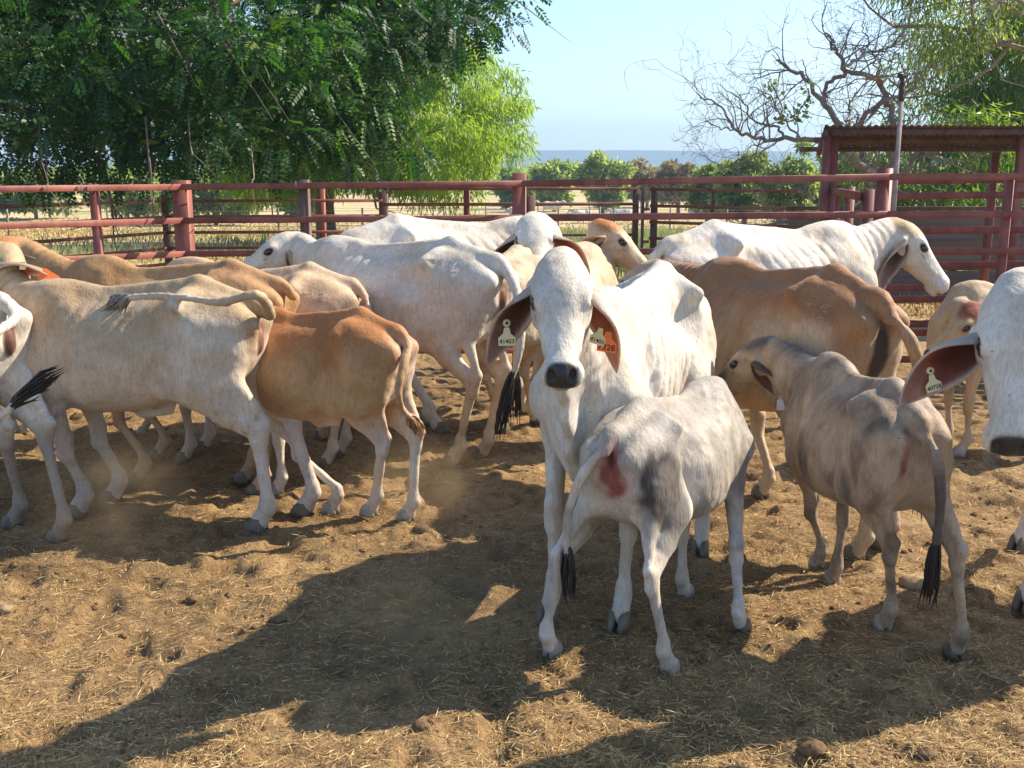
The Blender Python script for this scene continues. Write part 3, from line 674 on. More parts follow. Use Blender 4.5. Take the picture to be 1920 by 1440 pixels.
def brand_mark(th, body, s, txt=(), side=-1, size=.08, at=(-.55, 1.08), mat=None, slope=0):
    """hot-iron brand: thin scarred strokes laid onto the hide"""
    me = body.data; bm_v = np.empty(len(me.vertices)*3, np.float32); me.vertices.foreach_get('co', bm_v); bm_v = bm_v.reshape(-1, 3)
    bt = BVHTree.FromPolygons([Vector(v) for v in bm_v], [tuple(p.vertices) for p in me.polygons])
    y0 = 0
    for line in txt:
        tv, tf = text_arrays(line, size * s, -.012)
        import bmesh
        b = bmesh.new(); vs = [b.verts.new(v) for v in tv]
        for f in tf:
            try: b.faces.new([vs[i] for i in f])
            except ValueError: pass
        V = []; ok = True
        for v in vs:
            x = at[0] * s + (v.co.x if side < 0 else -v.co.x); z = at[1] * s + v.co.y - y0 + slope * v.co.x
            h = bt.ray_cast(Vector((x, side * 1.0, z)), Vector((0, -side, 0)))
            if h[0] is None: ok = False; break
            V.append(np.array(h[0]) + np.array(h[1]) * (.0005 + .4 * max(0, v.co.z)))
        if ok: poly_mesh('brand_mark', V, tf, mat or M_BRAND, th)
        b.free(); y0 += size * s * 1.05
# ------------------------------------------------------------------ the herd
WHT = (.65, .625, .58); CRM = (.62, .50, .37); TAN = (.50, .32, .17); ORG = (.47, .22, .08); BRN = (.33, .17, .08); GRY = (.30, .28, .26)
YARD = 'brahman cattle standing in the yard'
dv = lambda *v: np.array(v, float)
# K: white cow facing the camera
make_cow('brahman_cow', 'thin white cow facing the camera, yellow and orange number tags in its long ears', 'cow', (.49, 4.19), -113, .985,
    feet=(gp(1162, 1178), gp(1030, 1163), gp(1313, 1040), gp(1195, 1000)), poll=pz(1052, 508, 3.34), hdir=dv(-.02, -.70, -.71), res=.0075, thin=1.25, ribs=.014, earw=.95,
    base=WHT, legc=(.62, .58, .53), hump=.1, udder=True, deep=.92, dewlap=1.4, dirty=.14, earin=(.17, .075, .055), earout=(.66, .62, .56), hoofs='d', seed=3, wide=.70, hscale=.84, bony=1.6, lx=.96,
    patches=[((.47, -.15, .40), (.05, .05, .06), (.16, .14, .13), .7), ((.47, .15, .40), (.05, .05, .06), (.16, .14, .13), .6), ((.46, .14, .16), (.05, .05, .05), (.18, .16, .15), .7), ((.46, -.14, .16), (.05, .05, .05), (.18, .16, .15), .6), ((-.44, 0, .60), (.16, .13, .12), (.50, .34, .27), .7)],
    ears={'R': (dv(-.56, .02, -.83), dv(.30, -.94, -.10)), 'L': (dv(.34, .10, -.94), dv(-.72, -.68, .1))},
    tags=[dict(ear='R', u=.56, v=.05, txt='41403', size=.062, norm=(.15, -1, .05)), dict(ear='L', u=.50, v=-.10, txt='41403', size=.058, norm=(-.3, -1, .05), down=(-.30, 0, -1), button=False, off=-.03),
          dict(ear='L', u=.56, v=.35, col='o', txt='7328', size=.070, norm=(-.2, -1, .0), down=(-.12, 0, -1), button=False, off=-.018)])
# L: near calf, rear view
make_cow('brahman_calf', 'pale grey calf seen from behind, red stained rump, nosing under the facing white cow', 'calf', (.60, 3.71), 54, .705, lx=.85, bony=.5,
    feet=(gp(1283, 1120), gp(1388, 1183), gp(1032, 1228), gp(1252, 1262)), poll=(.76, 4.08, .62), hdir=dv(-.45, .70, -.45), res=.0068, thin=.8, ribs=.0012,
    base=(.56, .53, .49), top=(.33, .32, .305), legc=(.60, .56, .52), hump=.3, deep=.93, dewlap=.4, dirty=.14, legr=1.08, switch='b', hoofs='ldll', seed=11, wide=.92,
    patches=[((-.66, -.22, .99), (.22, .15, .20), (.045, .042, .043), 1.0), ((-.60, -.22, .92), (.17, .14, .22), (.06, .055, .055), .9), ((-.50, -.22, .78), (.13, .12, .22), (.14, .13, .125), .9), ((-.50, 0, 1.28), (.16, .14, .10), (.30, .285, .27), .65), ((.05, -.28, .98), (.10, .07, .14), (.34, .32, .30), .5),
             ((-.12, -.26, .93), (.05, .06, .08), (.25, .23, .22), .7), ((.45, -.18, .80), (.14, .1, .2), (.17, .16, .16), .85), ((.30, -.1, 1.26), (.05, .05, .05), (.2, .19, .18), .7), ((-.55, .2, 1.0), (.2, .1, .2), (.25, .23, .22), .6)],
    tail=[(-.885, .07, 1.04), (-.91, .14, .88), (-.90, .17, .72), (-.89, .17, .58)], tail_local=True, rumpred=(-.03, .9), mottle=((.27, .26, .25), .55), sheath=True, switch_len=.22, tailr=1.2, ears={'L': (dv(-.5,.2,-.6), dv(0,.3,-1)), 'R': (dv(-.3,.5,-.6), dv(0,.3,-1))})
# N: grey-brown calf at right
make_cow('brahman_calf', 'grey-brown mottled calf with a hanging dark tail and small pale ear tags', 'calf', (1.32, 3.86), 96, .74, lx=.80, bony=.6,
    feet=(gp(1533, 1066), gp(1562, 1095), gp(1658, 1182), gp(1792, 1232)), poll=pz(1430, 652, 4.55), hdir=dv(-.62, .42, -.68), res=.0075, thin=.85, ribs=.002,
    base=(.40, .315, .235), top=(.31, .25, .195), belly=(.46, .36, .27), legc=(.38, .31, .25), headc=(.36, .26, .17), cheek=(.48, .36, .22), hump=.65, deep=.96, dewlap=.8, dirty=.3, legr=1.05, switch='b', hoofs='llld', seed=21, noisy=.4, mottle=((.14, .10, .078), .65), tailc=(.10, .08, .07), pollc=(.13, .095, .07), wide=.92, earout=(.17, .135, .11),
    patches=[((-.62, .2, 1.18), (.18, .12, .10), (.085, .075, .068), .9), ((-.45, .22, .75), (.12, .1, .2), (.13, .10, .085), .8), ((-.70, .16, .48), (.1, .07, .14), (.10, .08, .07), .7), ((-.66, -.2, .50), (.1, .06, .16), (.10, .08, .075), .7), ((.45, .18, .80), (.14, .08, .12), (.17, .13, .11), .8),
             ((.1, .28, .85), (.10, .07, .25), (.17, .13, .10), .8), ((-.2, .27, .95), (.08, .07, .25), (.50, .42, .34), .8), ((.95, 0, 1.30), (.18, .15, .12), (.13, .10, .085), .9), ((-.84, .07, .98), (.06, .025, .20), (.20, .03, .04), .85), ((-.84, -.09, .88), (.05, .05, .10), (.36, .12, .11), .6)],
    tail=[(-.92, -.04, 1.02), (-.95, -.055, .88), (-.955, -.06, .74), (-.945, -.06, .62)], tail_local=True, ears={'L': (dv(.55, -.42, -.70), dv(-.8, -.3, -.1)), 'R': (dv(.86, -.42, -.10), dv(.0, .3, -.9))},
    tags=[dict(ear='L', u=.80, v=0, col='w', size=.062, shape='sq', norm=(-.15, -1, .1), off=-.03), dict(ear='R', u=.75, v=0, col='w', size=.05, shape='sq', norm=(.0, -.8, .6), down=(.9, -.3, -.3), off=.02)], switch_len=.28, tailr=1.35)
# B: cream cow broadside at left
make_cow('brahman_cow', 'large cream cow standing broadside with its tail swung forward along its flank', 'cow', (-1.85, 4.97), 171, .915, lx=.90,
    feet=(gp(150, 968), gp(215, 942), gp(488, 996), gp(574, 966)), poll=pz(2, 474, 5.30), earlen=1.2, hdir=dv(-.90, -.22, -.36), res=.0085, thin=1.05, ribs=.004,
    base=(.60, .50, .385), top=(.47, .35, .22), belly=(.64, .56, .48), legc=(.62, .56, .52), hump=.15, deep=.92, bony=1.3, dirty=.28, legr=1.2, switch='g', seed=5, tailc=(.58, .51, .42), wide=.92, dewlap=1.5, sheath=True, noisy=.16, vulva=(.27, .13, .09),
    patches=[((-.15, .25, 1.05), (.28, .14, .16), (.44, .32, .20), .5), ((.62, .15, 1.0), (.12, .2, .25), (.40, .32, .24), .6), ((-.35, .2, .66), (.14, .1, .05), (.42, .26, .14), .6), ((-.62, .2, .88), (.26, .14, .30), (.64, .58, .51), .8), ((.1, .28, .72), (.40, .12, .12), (.64, .58, .51), .7), ((.8, .1, 1.05), (.30, .25, .3), (.46, .36, .26), .6)],
    tail=[pz(478, 552, 4.66), pz(420, 566, 4.68), pz(345, 558, 4.72), pz(275, 556, 4.78), pz(225, 560, 4.84)], switch_len=.13, tailr=1.05,
    ears={'L': (dv(.93, -.36, -.03), dv(-.1, -.5, -.85)), 'R': (dv(.60, .65, -.30), dv(0, .3, -1))}, tags=[dict(ear='L', u=.86, v=0, col='o', size=.085, shape='sq', norm=(.35, -1, .3), down=(.75, 0, -.45), button=False, off=-.01), dict(ear='L', u=.55, v=.2, col='y', size=.04, shape='sq', norm=(0, -1, .2), off=.01, button=False)])
# C: tan calf
make_cow('brahman_calf', 'orange-tan calf seen from behind with a thin curled tail and white legs', 'calf', (-1.0, 5.06), 152, .80, lx=.86, bony=.4,
    feet=(gp(625, 962), None, gp(697, 966), gp(766, 976)), poll=(-1.55, 5.62, .95), hdir=dv(-.7, .3, -.6), res=.0085, thin=.75,
    base=(.52, .34, .175), top=(.42, .185, .06), belly=(.60, .43, .29), legc=(.66, .60, .55), hump=.2, deep=.93, dewlap=.5, dirty=.08, legr=1.1, switch='t', hoofs='l', seed=8, sheath=True,
    patches=[((-.78, .05, 1.10), (.12, .09, .14), (.52, .30, .15), .7), ((-.82, -.06, .88), (.17, .20, .32), (.64, .53, .43), .9), ((-.70, .16, .45), (.06, .05, .06), (.15, .13, .12), .6)],
    vulva=(.33, .19, .15), tail=[(-.885, .09, 1.04), (-.88, .15, .88), (-.87, .10, .76), (-.88, -.02, .67)], tail_local=True, switch_len=.11, tailr=1.15)
# D: brown cow behind B
make_cow('brahman_cow', 'light brown cow with an orange head standing behind the cream broadside cow', 'cow', (-1.92, 5.72), 163, .93,
    feet=(gp(262, 905), gp(300, 862), gp(462, 905), gp(484, 930)), poll=pz(22, 462, 6.0), hdir=dv(-.80, -.45, -.38), res=.011, thin=1.2, wide=.9, ribs=.002,
    base=(.48, .31, .17), top=(.45, .27, .125), belly=(.52, .38, .25), legc=(.50, .35, .23), headc=(.50, .20, .055), hump=.7, dirty=.25, seed=14, earout=(.33, .30, .27), earin=(.50, .43, .39), pink=(.45, .40, .37),
    ears={'L': (dv(.86, -.10, -.40), dv(-.1, -.9, .3)), 'R': (dv(.75, .5, -.3), dv(0, .3, -1))}, patches=[((-.48, .1, 1.28), (.08, .12, .06), (.22, .12, .06), .6)])
# S: calf seen only by a leg between
make_cow('brahman_calf', 'tan calf hidden behind the broadside cream cow, only one thin leg showing', 'calf', (-2.85, 6.55), 175, .74, feet=(None, None, gp(68, 802), None), res=.016, thin=.8, base=TAN, legc=(.55, .42, .28), dirty=.2, seed=31, tail=[(-2.28, 6.5, .8), (-2.27, 6.5, .6), (-2.27, 6.5, .45)], hoofs='l')
# A: white cow at left edge
make_cow('brahman_cow', 'white cow cut off by the left edge, sunlit rump and black tail in view', 'cow', (-3.0, 5.03), 156, .935,
    feet=(None, None, gp(28, 992), gp(112, 1020)), poll=(-3.9, 5.2, 1.2), hdir=dv(-.8, .1, -.5), res=.009, thin=1.1, base=(.70, .67, .62), legc=(.30, .26, .23), dirty=.2, seed=17, vulva=(.14, .07, .055),
    tail=[pz(-25, 640, 4.50), pz(-45, 720, 4.46), pz(-25, 785, 4.44), pz(8, 775, 4.42), pz(35, 748, 4.42)], switch='b', switch_len=.34, tailr=1.0)
# F: cream rump behind the calf
make_cow('brahman_cow', 'mostly hidden cream cow, its rump and tan tail showing above the orange-tan calf', 'cow', (-1.52, 6.02), 171, .89, lx=.9,
    poll=(-2.1, 6.3, 1.05), hdir=dv(-.7, .3, -.5), res=.011, thin=1.2, base=(.64, .55, .46), top=(.56, .42, .29), legc=(.56, .50, .44), dirty=.12, seed=19, deep=.95,
    tail=[(-.90, .04, 1.03), (-.93, .07, .88), (-.93, .08, .7), (-.93, .08, .5)], tail_local=True, switch='t', tailr=1.15, tailc=(.55, .36, .2), rumpred=(0, .2), brand=dict(txt=('TVE',), side=1, size=.08, mat=M_BRANDT, at=(-.50, 1.12)))
# G: white cow with the brand
make_cow('brahman_cow', 'white cow with a TVE 4 brand on its hip, looking left, raised head', 'cow', (-.72, 6.28), 146, 1.0,
    feet=(None, None, gp(850, 876), gp(905, 862)), poll=pz(545, 452, 7.05), hdir=dv(-.85, -.25, -.46), res=.0095, thin=1.25, wide=.88, deep=.96, ribs=.006, bony=1.4, base=(.66, .62, .55), legc=(.60, .47, .33), hump=.25, dirty=.16, seed=23, earin=(.3, .16, .1),
    tail=[(-.93, .06, 1.07), (-1.0, .12, .93), (-1.03, .16, .75), (-1.0, .20, .58)], tail_local=True, switch='b', switch_len=.30, tailr=1.35, vulva=(.20, .10, .06),
    patches=[((-.66, -.16, .75), (.22, .10, .35), (.46, .25, .12), .85), ((-.70, 0, .90), (.14, .08, .10), (.12, .06, .04), .8)], ears={'L': (dv(.45, -.3, -.85), dv(-.4, -.9, 0))}, brand=dict(txt=('TVE', '4'), side=1, size=.11, at=(-.52, 1.17)))
# H: white cow at the fence, head turned to the camera
make_cow('brahman_cow', 'white cow at the back by the rails, head turned to camera, one yellow tag', 'cow', (-.34, 7.32), 22, 1.06,
    feet=(None, None, gp(778, 800), gp(820, 812)), poll=pz(1000, 420, 6.72), hdir=dv(.03, -.80, -.60), res=.010, thin=1.2, wide=.88, ribs=.005, bony=1.4, base=WHT, hump=.3, dirty=.08, seed=27, earin=(.26, .10, .045), 
    patches=[((-.80, 0, 1.1), (.05, .02, .12), (.2, .16, .13), .7)], ears={'R': (dv(-.52, -.02, -.80), dv(.35, -.9, -.1)), 'L': (dv(.75, .1, -.62), dv(.0, -1, -.3))}, tags=[dict(ear='R', u=.58, v=0, txt='41', size=.055, norm=(.1, -1, 0))])
# I: tan-polled cow behind K
make_cow('brahman_cow', 'cream cow with an orange poll, raised head turned right, behind the facing white cow', 'cow', (.27, 6.75), 56, .94,
    feet=(gp(985, 778), None, gp(940, 812), gp(1002, 795)), poll=pz(1135, 428, 7.25), hdir=dv(.72, -.15, -.62), res=.010, thin=1.1, base=(.60, .50, .38), top=(.58, .46, .33), hump=.3, pollc=(.46, .19, .05), dirty=.2, seed=33, headc=(.60, .47, .33), deep=1.0,
    patches=[((.93, 0, 1.44), (.14, .12, .08), (.46, .19, .05), .9)], earin=(.55, .42, .30), tail=[(.03, 6.0, .95), (.02, 5.99, .7), (.02, 5.99, .5)], ears={'R': (dv(-.75, -.35, -.35), dv(.3, -.8, .1)), 'L': (dv(.2, .9, -.4), dv(1, 0, 0))})
# M: brown-backed cow at right
make_cow('brahman_cow', 'tan cow with rusty back and tail, black under its tail, behind the grey-brown calf', 'cow', (1.28, 5.03), 114, .97, lx=.92,
    feet=(gp(1345, 915), gp(1430, 934), gp(1605, 1052), gp(1655, 1030)), poll=(.82, 6.10, 1.12), hdir=dv(-.5, .6, -.6), res=.0085, thin=1.15, ribs=.004, bony=1.2, base=(.48, .375, .26), top=(.32, .15, .06), belly=(.60, .47, .34), legc=(.55, .43, .31), hump=.25, dirty=.3, seed=37, wide=.92, deep=1.05,
    patches=[((-.80, 0, .93), (.10, .05, .20), (.03, .025, .022), .95), ((-.65, .17, .80), (.16, .12, .28), (.66, .57, .49), .75), ((-.66, .15, .30), (.1, .07, .16), (.12, .09, .07), .6), ((.40, .2, 1.0), (.28, .16, .34), (.34, .175, .085), .6), ((-.62, .24, .95), (.2, .12, .16), (.60, .50, .38), .6), ((.1, .3, .8), (.25, .1, .2), (.50, .37, .23), .6)],
    tail=[(-.92, -.05, 1.04), (-.955, -.10, .88), (-.95, -.13, .70), (-.95, -.15, .52)], tail_local=True, tailr=1.25, tailc=(.42, .21, .09), switch='b', brand=dict(txt=('TVE',), side=1, size=.085, at=(-.52, 1.13), mat=M_BRANDT))
# O: white cow in profile at the back right
make_cow('brahman_cow', 'white cow in profile facing right before the timber pen wall at the back right', 'cow', (1.70, 6.78), 24, 1.05,
    poll=pz(1690, 430, 7.15), hdir=dv(.66, -.10, -.74), res=.0095, thin=1.25, wide=.88, ribs=.0035, bony=1.3, base=WHT, top=(.70, .66, .60), hump=.3, dirty=.10, seed=41, earin=(.20, .12, .09), earout=(.60, .55, .48),
    pollc=(.50, .37, .24), patches=[((-.82, 0, 1.1), (.05, .022, .16), (.22, .17, .13), .8), ((.95, 0, 1.42), (.12, .12, .07), (.52, .40, .27), .8)],
    ears={'R': (dv(-.42, -.18, -.88), dv(.5, -.85, 0)), 'L': (dv(-.5, .6, -.6), dv(1, 0, 0))}, switch='b')
# P: white cow at the right edge, face only
make_cow('brahman_cow', 'close white cow at the right edge, big ear with yellow tag 40728 in view', 'cow', (2.42, 3.82), -140, 1.0,
    poll=pz(1912, 562, 3.14), hdir=dv(-.15, -.38, -.91), res=.0075, thin=1.1, base=(.68, .66, .62), hump=1.0, dirty=.06, seed=43, earin=(.16, .045, .03), earout=(.64, .60, .56), dewlap=1.2, feet=(None, gp(1925, 1140), None, gp(1912, 1032)),
    ears={'R': (dv(-.84, .02, -.70), dv(.12, -.97, -.2)), 'L': (dv(.7, .1, -.6), dv(0, -1, -.2))}, tags=[dict(ear='R', u=.60, v=.12, txt='40728', size=.056, norm=(.1, -1, .05), down=(.30, 0, -1))], earlen=.95, earw=1.25, earx=.11, hscale=.95)
# Q: tan calf at the back right
make_cow('brahman_calf', 'tan calf with reddish forehead facing left behind the close white cow', 'calf', (3.10, 6.25), 186, .78,
    poll=pz(1832, 590, 6.0), hdir=dv(-.78, -.12, -.60), res=.010, thin=.85, base=(.56, .43, .28), top=(.48, .36, .24), headc=(.58, .42, .22), dirty=.2, seed=47, earout=(.62, .58, .52), earin=(.5, .36, .24), tail=[(3.75, 6.25, .7), (3.76, 6.25, .55), (3.76, 6.25, .4)], hoofs='l', pollc=(.32, .09, .04),
    patches=[((.98, 0, 1.40), (.16, .12, .10), (.34, .10, .045), .9)], ears={'L': (dv(.55, -.75, -.15), dv(.2, -.5, .9)), 'R': (dv(.3, .8, -.4), dv(0, 0, -1))})
# ------------------------------------------------------------------ ground
rng = np.random.default_rng(7)
def gz(x, y):
    """height of the land: level yard, then falling away to the plain"""
    x = np.asarray(x, float); y = np.asarray(y, float)
    return -2.0 * sstep(17, 75, y) + 0 * x
def micro(x, y):
    P = np.stack([x, y, 0 * x], -1)
    a = fbm(P, 1.1, 3, 3) - .5; b = fbm(P, 5.5, 5, 3) - .5; c = fbm(P, 17, 9, 3) - .5
    pit = sstep(.60, .74, vnoise(P, 7.5, 21)) * .030; lump = sstep(.62, .80, vnoise(P, 11, 33)) * .018
    return (a * .05 + b * .036 + c * .022 - pit + lump) * (1 - .8 * sstep(9, 16, y)) + .004
def graded(a, b, step, lo, hi, g):
    v = list(np.arange(a, b, step)); s = step; x = v[-1]
    while x < hi: s *= g; x += s; v.append(x)
    s = step; x = a; l = []
    while x > lo: s *= g; x -= s; l.append(x)
    return np.array(l[::-1] + v)
GX = graded(-3.9, 3.9, .0175, -2900, 2900, 1.09); GY = graded(2.6, 8.2, .0175, -30, 2000, 1.05)
xx, yy = np.meshgrid(GX, GY, indexing='ij'); zz = gz(xx, yy) + micro(xx, yy)
nx, ny = xx.shape; a = (np.arange(nx-1)[:, None] * ny + np.arange(ny-1)[None]).ravel()
def ground_material():
    m, nt, nd, lk, bs = new_mat('trampled_dirt_and_dry_grass')
    geo = nd.new('ShaderNodeNewGeometry'); sp = nd.new('ShaderNodeSeparateXYZ'); lk.new(geo.outputs['Position'], sp.inputs[0])
    n1 = noise(nd, lk, 1.3, 6, .6); n2 = noise(nd, lk, 14, 6, .65); n3 = noise(nd, lk, 90, 5, .7); n4 = noise(nd, lk, 260, 3, .7, stretch=(1, .35, 1))
    soil = ramp(nd, lk, n1, [(.30, (.165, .108, .055)), (.52, (.28, .188, .095)), (.72, (.38, .27, .145))])
    soil = mul(nd, lk, soil, ramp(nd, lk, n2, [(.3, (.62, .58, .55)), (.5, (.98, .98, .98)), (.72, (1.35, 1.32, 1.25))]))
    soil = mul(nd, lk, soil, ramp(nd, lk, n3, [(.32, (.60, .58, .56)), (.6, (1.15, 1.13, 1.1))]))
    fn1 = noise(nd, lk, .10, 6, .6); fn2 = noise(nd, lk, 1.2, 6, .7); fn3 = noise(nd, lk, 9, 4, .7)
    dry = ramp(nd, lk, fn1, [(.34, (.30, .30, .14)), (.43, (.48, .39, .21)), (.60, (.60, .49, .30)), (.75, (.50, .38, .22))])
    dry = mul(nd, lk, dry, ramp(nd, lk, fn2, [(.3, (.70, .72, .62)), (.65, (1.15, 1.12, 1.08))]))
    dry = mul(nd, lk, dry, ramp(nd, lk, fn3, [(.3, (.78, .78, .74)), (.65, (1.10, 1.1, 1.1))]))
    mr = N(nd, 'ShaderNodeMapRange'); lk.new(sp.outputs[1], mr.inputs[0]); mr.inputs[1].default_value = 8.5; mr.inputs[2].default_value = 15
    col = mul(nd, lk, soil, dry, 1.0, 'MIX'); mx = col.node; lk.new(mr.outputs[0], mx.inputs[0])
    lk.new(col, bs.inputs['Base Color']); bs.inputs['Roughness'].default_value = .92; bs.inputs['Specular IOR Level'].default_value = .2
    c = bump(nd, lk, None, n2, .7, .03); c = bump(nd, lk, None, n3, .8, .012, c); bump(nd, lk, bs, n4, .5, .004, c)
    return m
M_GROUND = ground_material()
go = mesh_from('ground', np.stack([xx.ravel(), yy.ravel(), zz.ravel()], 1), np.stack([a, a+ny, a+ny+1, a+1], 1), M_GROUND); tag(go, kind='structure')

def leafy_mat(name, cols, trans=.35, rough=.45, spec=.5, tcol=None):
    m, nt, nd, lk, bs = new_mat(name); at = N(nd, 'ShaderNodeAttribute', attribute_name='tone')
    c = ramp(nd, lk, at.outputs['Fac'], cols); lk.new(c, bs.inputs['Base Color']); bs.inputs['Roughness'].default_value = rough; bs.inputs['Specular IOR Level'].default_value = spec
    if trans:
        tr = N(nd, 'ShaderNodeBsdfTranslucent'); mx = N(nd, 'ShaderNodeMixShader'); mx.inputs[0].default_value = trans
        t = mul(nd, lk, c, tcol or (1.5, 1.7, .8)); lk.new(t, tr.inputs[0]); lk.new(bs.outputs[0], mx.inputs[1]); lk.new(tr.outputs[0], mx.inputs[2]); lk.new(mx.outputs[0], nd['Material Output'].inputs[0])
    return m
def unit(v): return v / (np.linalg.norm(v, axis=-1, keepdims=True) + 1e-9)
def leaf_quads(c, d, n, L, W, bend=.15):
    """diamond leaves: base c, direction d, surface normal about n"""
    d = unit(d); s = unit(np.cross(d, n)); nn = np.cross(s, d); L = np.broadcast_to(L, (len(c),))[:, None]; W = np.broadcast_to(W, (len(c),))[:, None]
    V = np.stack([c, c + d*L*.45 + s*W*.5 + nn*L*bend*.4, c + d*L - nn*L*bend*.2, c + d*L*.45 - s*W*.5 + nn*L*bend*.4], 1).reshape(-1, 3)
    return V, np.arange(len(V)).reshape(-1, 4)
def add_leaves(name, V, F, tone, mat, parent):
    return mesh_from(name, V, F, mat, parent, False, attrs={'tone': np.repeat(tone, 4)})
# ---- straw and dung crumbs
def scatter_xy(n, ymin, ymax, p=1.6):
    u = rng.random(n); y = ymin + (ymax - ymin) * u ** p; x = (rng.random(n) - .5) * (1.12 * y + .8); return x, y
M_STRAW = leafy_mat('dry_straw', [(0, (.20, .12, .05)), (.35, (.42, .27, .11)), (.75, (.58, .40, .17)), (1, (.70, .56, .30))], .15, .6, .35, (1, .9, .6))
def straw():
    n = 190000; x, y = scatter_xy(n, 2.7, 9.2, 1.35)
    P = np.stack([x, y, 0*x], 1); keep = rng.random(n) < .5 + .9 * sstep(.38, .62, fbm(P, 1.6, 12, 3)); P = P[keep]; n = len(P)
    P[:, 2] = micro(P[:, 0], P[:, 1]) + .002 + .010 * rng.random(n) ** 3
    a = rng.random(n) * 6.283; tl = rng.normal(0, .16, n); d = np.stack([np.cos(a), np.sin(a), tl], 1); L = .016 + .060 * rng.random(n) ** 2.6
    nn = unit(np.stack([rng.normal(0, .5, n), rng.normal(0, .5, n), np.ones(n)], 1))
    V, F = leaf_quads(P, d, nn, L, .0018 + .0022 * rng.random(n) ** 2, .02); o = add_leaves('straw', V, F, rng.random(n), M_STRAW, None); tag(o, 'loose dry straw trodden into the dirt of the yard', 'straw', kind='stuff')
straw()
def lump_mesh(c, r, seed, sq=.6):
    V, F = ball(np.zeros(3), 1.0, 10, 7); k = 1 + .55 * (fbm(V + seed * 3.1, 1.6, seed % 50, 3) - .5); V = V * (k * (1 + .35 * (vnoise(V + seed, 4, seed) - .5)))[:, None] * np.array([1, .8, sq]) * r
    return V + c, F
M_CLOD = simple('dirt_clod', [(.3, (.10, .06, .032)), (.7, (.23, .15, .085))], 60, .95, .6, .01, spec=.15)
def crumbs():
    n = 3600; x, y = scatter_xy(n, 2.7, 8.5, 1.2); P = np.stack([x, y, 0*x], 1); keep = rng.random(n) < sstep(.40, .66, fbm(P, 2.2, 44, 2)) + .12; P = P[keep]
    P[:, 2] = micro(P[:, 0], P[:, 1]); mb = MB(); protos = [ball(np.zeros(3), 1, 6, 4) for _ in range(1)]
    V0, F0 = protos[0]
    for p in P:
        r = .004 + .016 * rng.random() ** 3; mb.add(V0 * (1 + rng.normal(0, .18, (len(V0), 1))) * [r, r * (.7 + .5*rng.random()), r * .6] + p, F0)
    o = mb.build('dirt_crumbs', M_CLOD, None, False); tag(o, 'small crumbs of dry dirt and dung scattered over the yard', 'dirt', kind='stuff')
crumbs()
clods = [(790, 995, .045, 'brown dirt lump beside the hind hoof of the orange-tan calf'), (1712, 1098, .065, 'flat pale stone behind the legs of the grey-brown calf'), (1300, 1225, .035, 'round dung lump below the front hooves of the pale grey calf'),
         (1505, 1332, .035, 'small round brown lump in the sunlit dirt lower right'), (1525, 1410, .045, 'broken dirt clod at the bottom edge near the right'), (790, 1372, .03, 'rounded clod in the sunlit strip at the bottom'), (10, 1148, .03, 'dark reddish stone at the left edge'), (1640, 1360, .035, 'dark clod of dung low on the right'), (360, 1128, .03, 'small clod in the sunlit dirt at left'), (1735, 1425, .035, 'dark clod at the bottom right'), (520, 1165, .035, 'low crumbly mound in the sunlit strip left of centre')]
for i, (px, py, r, lb) in enumerate(clods):
    g = gp(px, py); g[2] = float(micro(g[0], g[1])) + r * .15; V, F = lump_mesh(np.zeros(3), r, i + 2, .55)
    o = mesh_from('stone' if 'stone' in lb else 'dirt_clod', V, F, M_CLOD if 'stone' not in lb else simple('pale_stone', [(.3, (.24, .16, .09)), (.7, (.38, .27, .16))], 20, .9, .4), None, True); o.location = tuple(g); tag(o, lb, 'stone' if 'stone' in lb else 'clod', 'clods and stones on the yard floor')

# ------------------------------------------------------------------ steel rail fences
def red_paint():
    m, nt, nd, lk, bs = new_mat('faded_red_paint')
    n1 = noise(nd, lk, 2.2, 6, .65, stretch=(1, 1, 1)); n2 = noise(nd, lk, 26, 5, .7); n3 = noise(nd, lk, 7, 6, .7, stretch=(1, 1, .25))
    c = ramp(nd, lk, n1, [(.30, (.16, .047, .036)), (.50, (.245, .075, .057)), (.72, (.33, .125, .098))])
    c = mul(nd, lk, c, ramp(nd, lk, n3, [(.30, (.62, .60, .60)), (.5, (1, 1, 1)), (.74, (1.25, 1.3, 1.3))]))
    c = mul(nd, lk, c, ramp(nd, lk, n2, [(.62, (1, 1, 1)), (.72, (.50, .42, .38))])); lk.new(c, bs.inputs['Base Color'])
    bs.inputs['Roughness'].default_value = .55; bs.inputs['Specular IOR Level'].default_value = .4; bump(nd, lk, bs, n2, .25, .004); return m
M_RED = red_paint()
M_DARKP = simple('weathered_brown_post', [(.3, (.085, .045, .038)), (.7, (.17, .095, .080))], 9, .75, .4, .006, stretch=(1, 1, .3))
M_WIRE = simple('rusty_wire', [(.3, (.16, .12, .10)), (.7, (.30, .26, .23))], 20, .6, .1)
def beam_obj(name, a, b, w, h, mat, parent, up=(0, 0, 1), bev=.003):
    mb = MB(); mb.beam(a, b, w, h, up, bev); return mb.build(name, mat, parent)
def post_obj(x, y, top, w, mat, parent, bottom=-.3, rnd=False, lean=(0, 0), d=None):
    b = float(gz(x, y)) + bottom
    if rnd:
        mb = MB(); mb.tube([(x, y, b), (x + lean[0], y + lean[1], top)], w / 2, 16); return mb.build('post', mat, parent, True)
    return beam_obj('post', (x, y, b), (x + lean[0], y + lean[1], top), w, d or w, mat, parent, bev=.008)
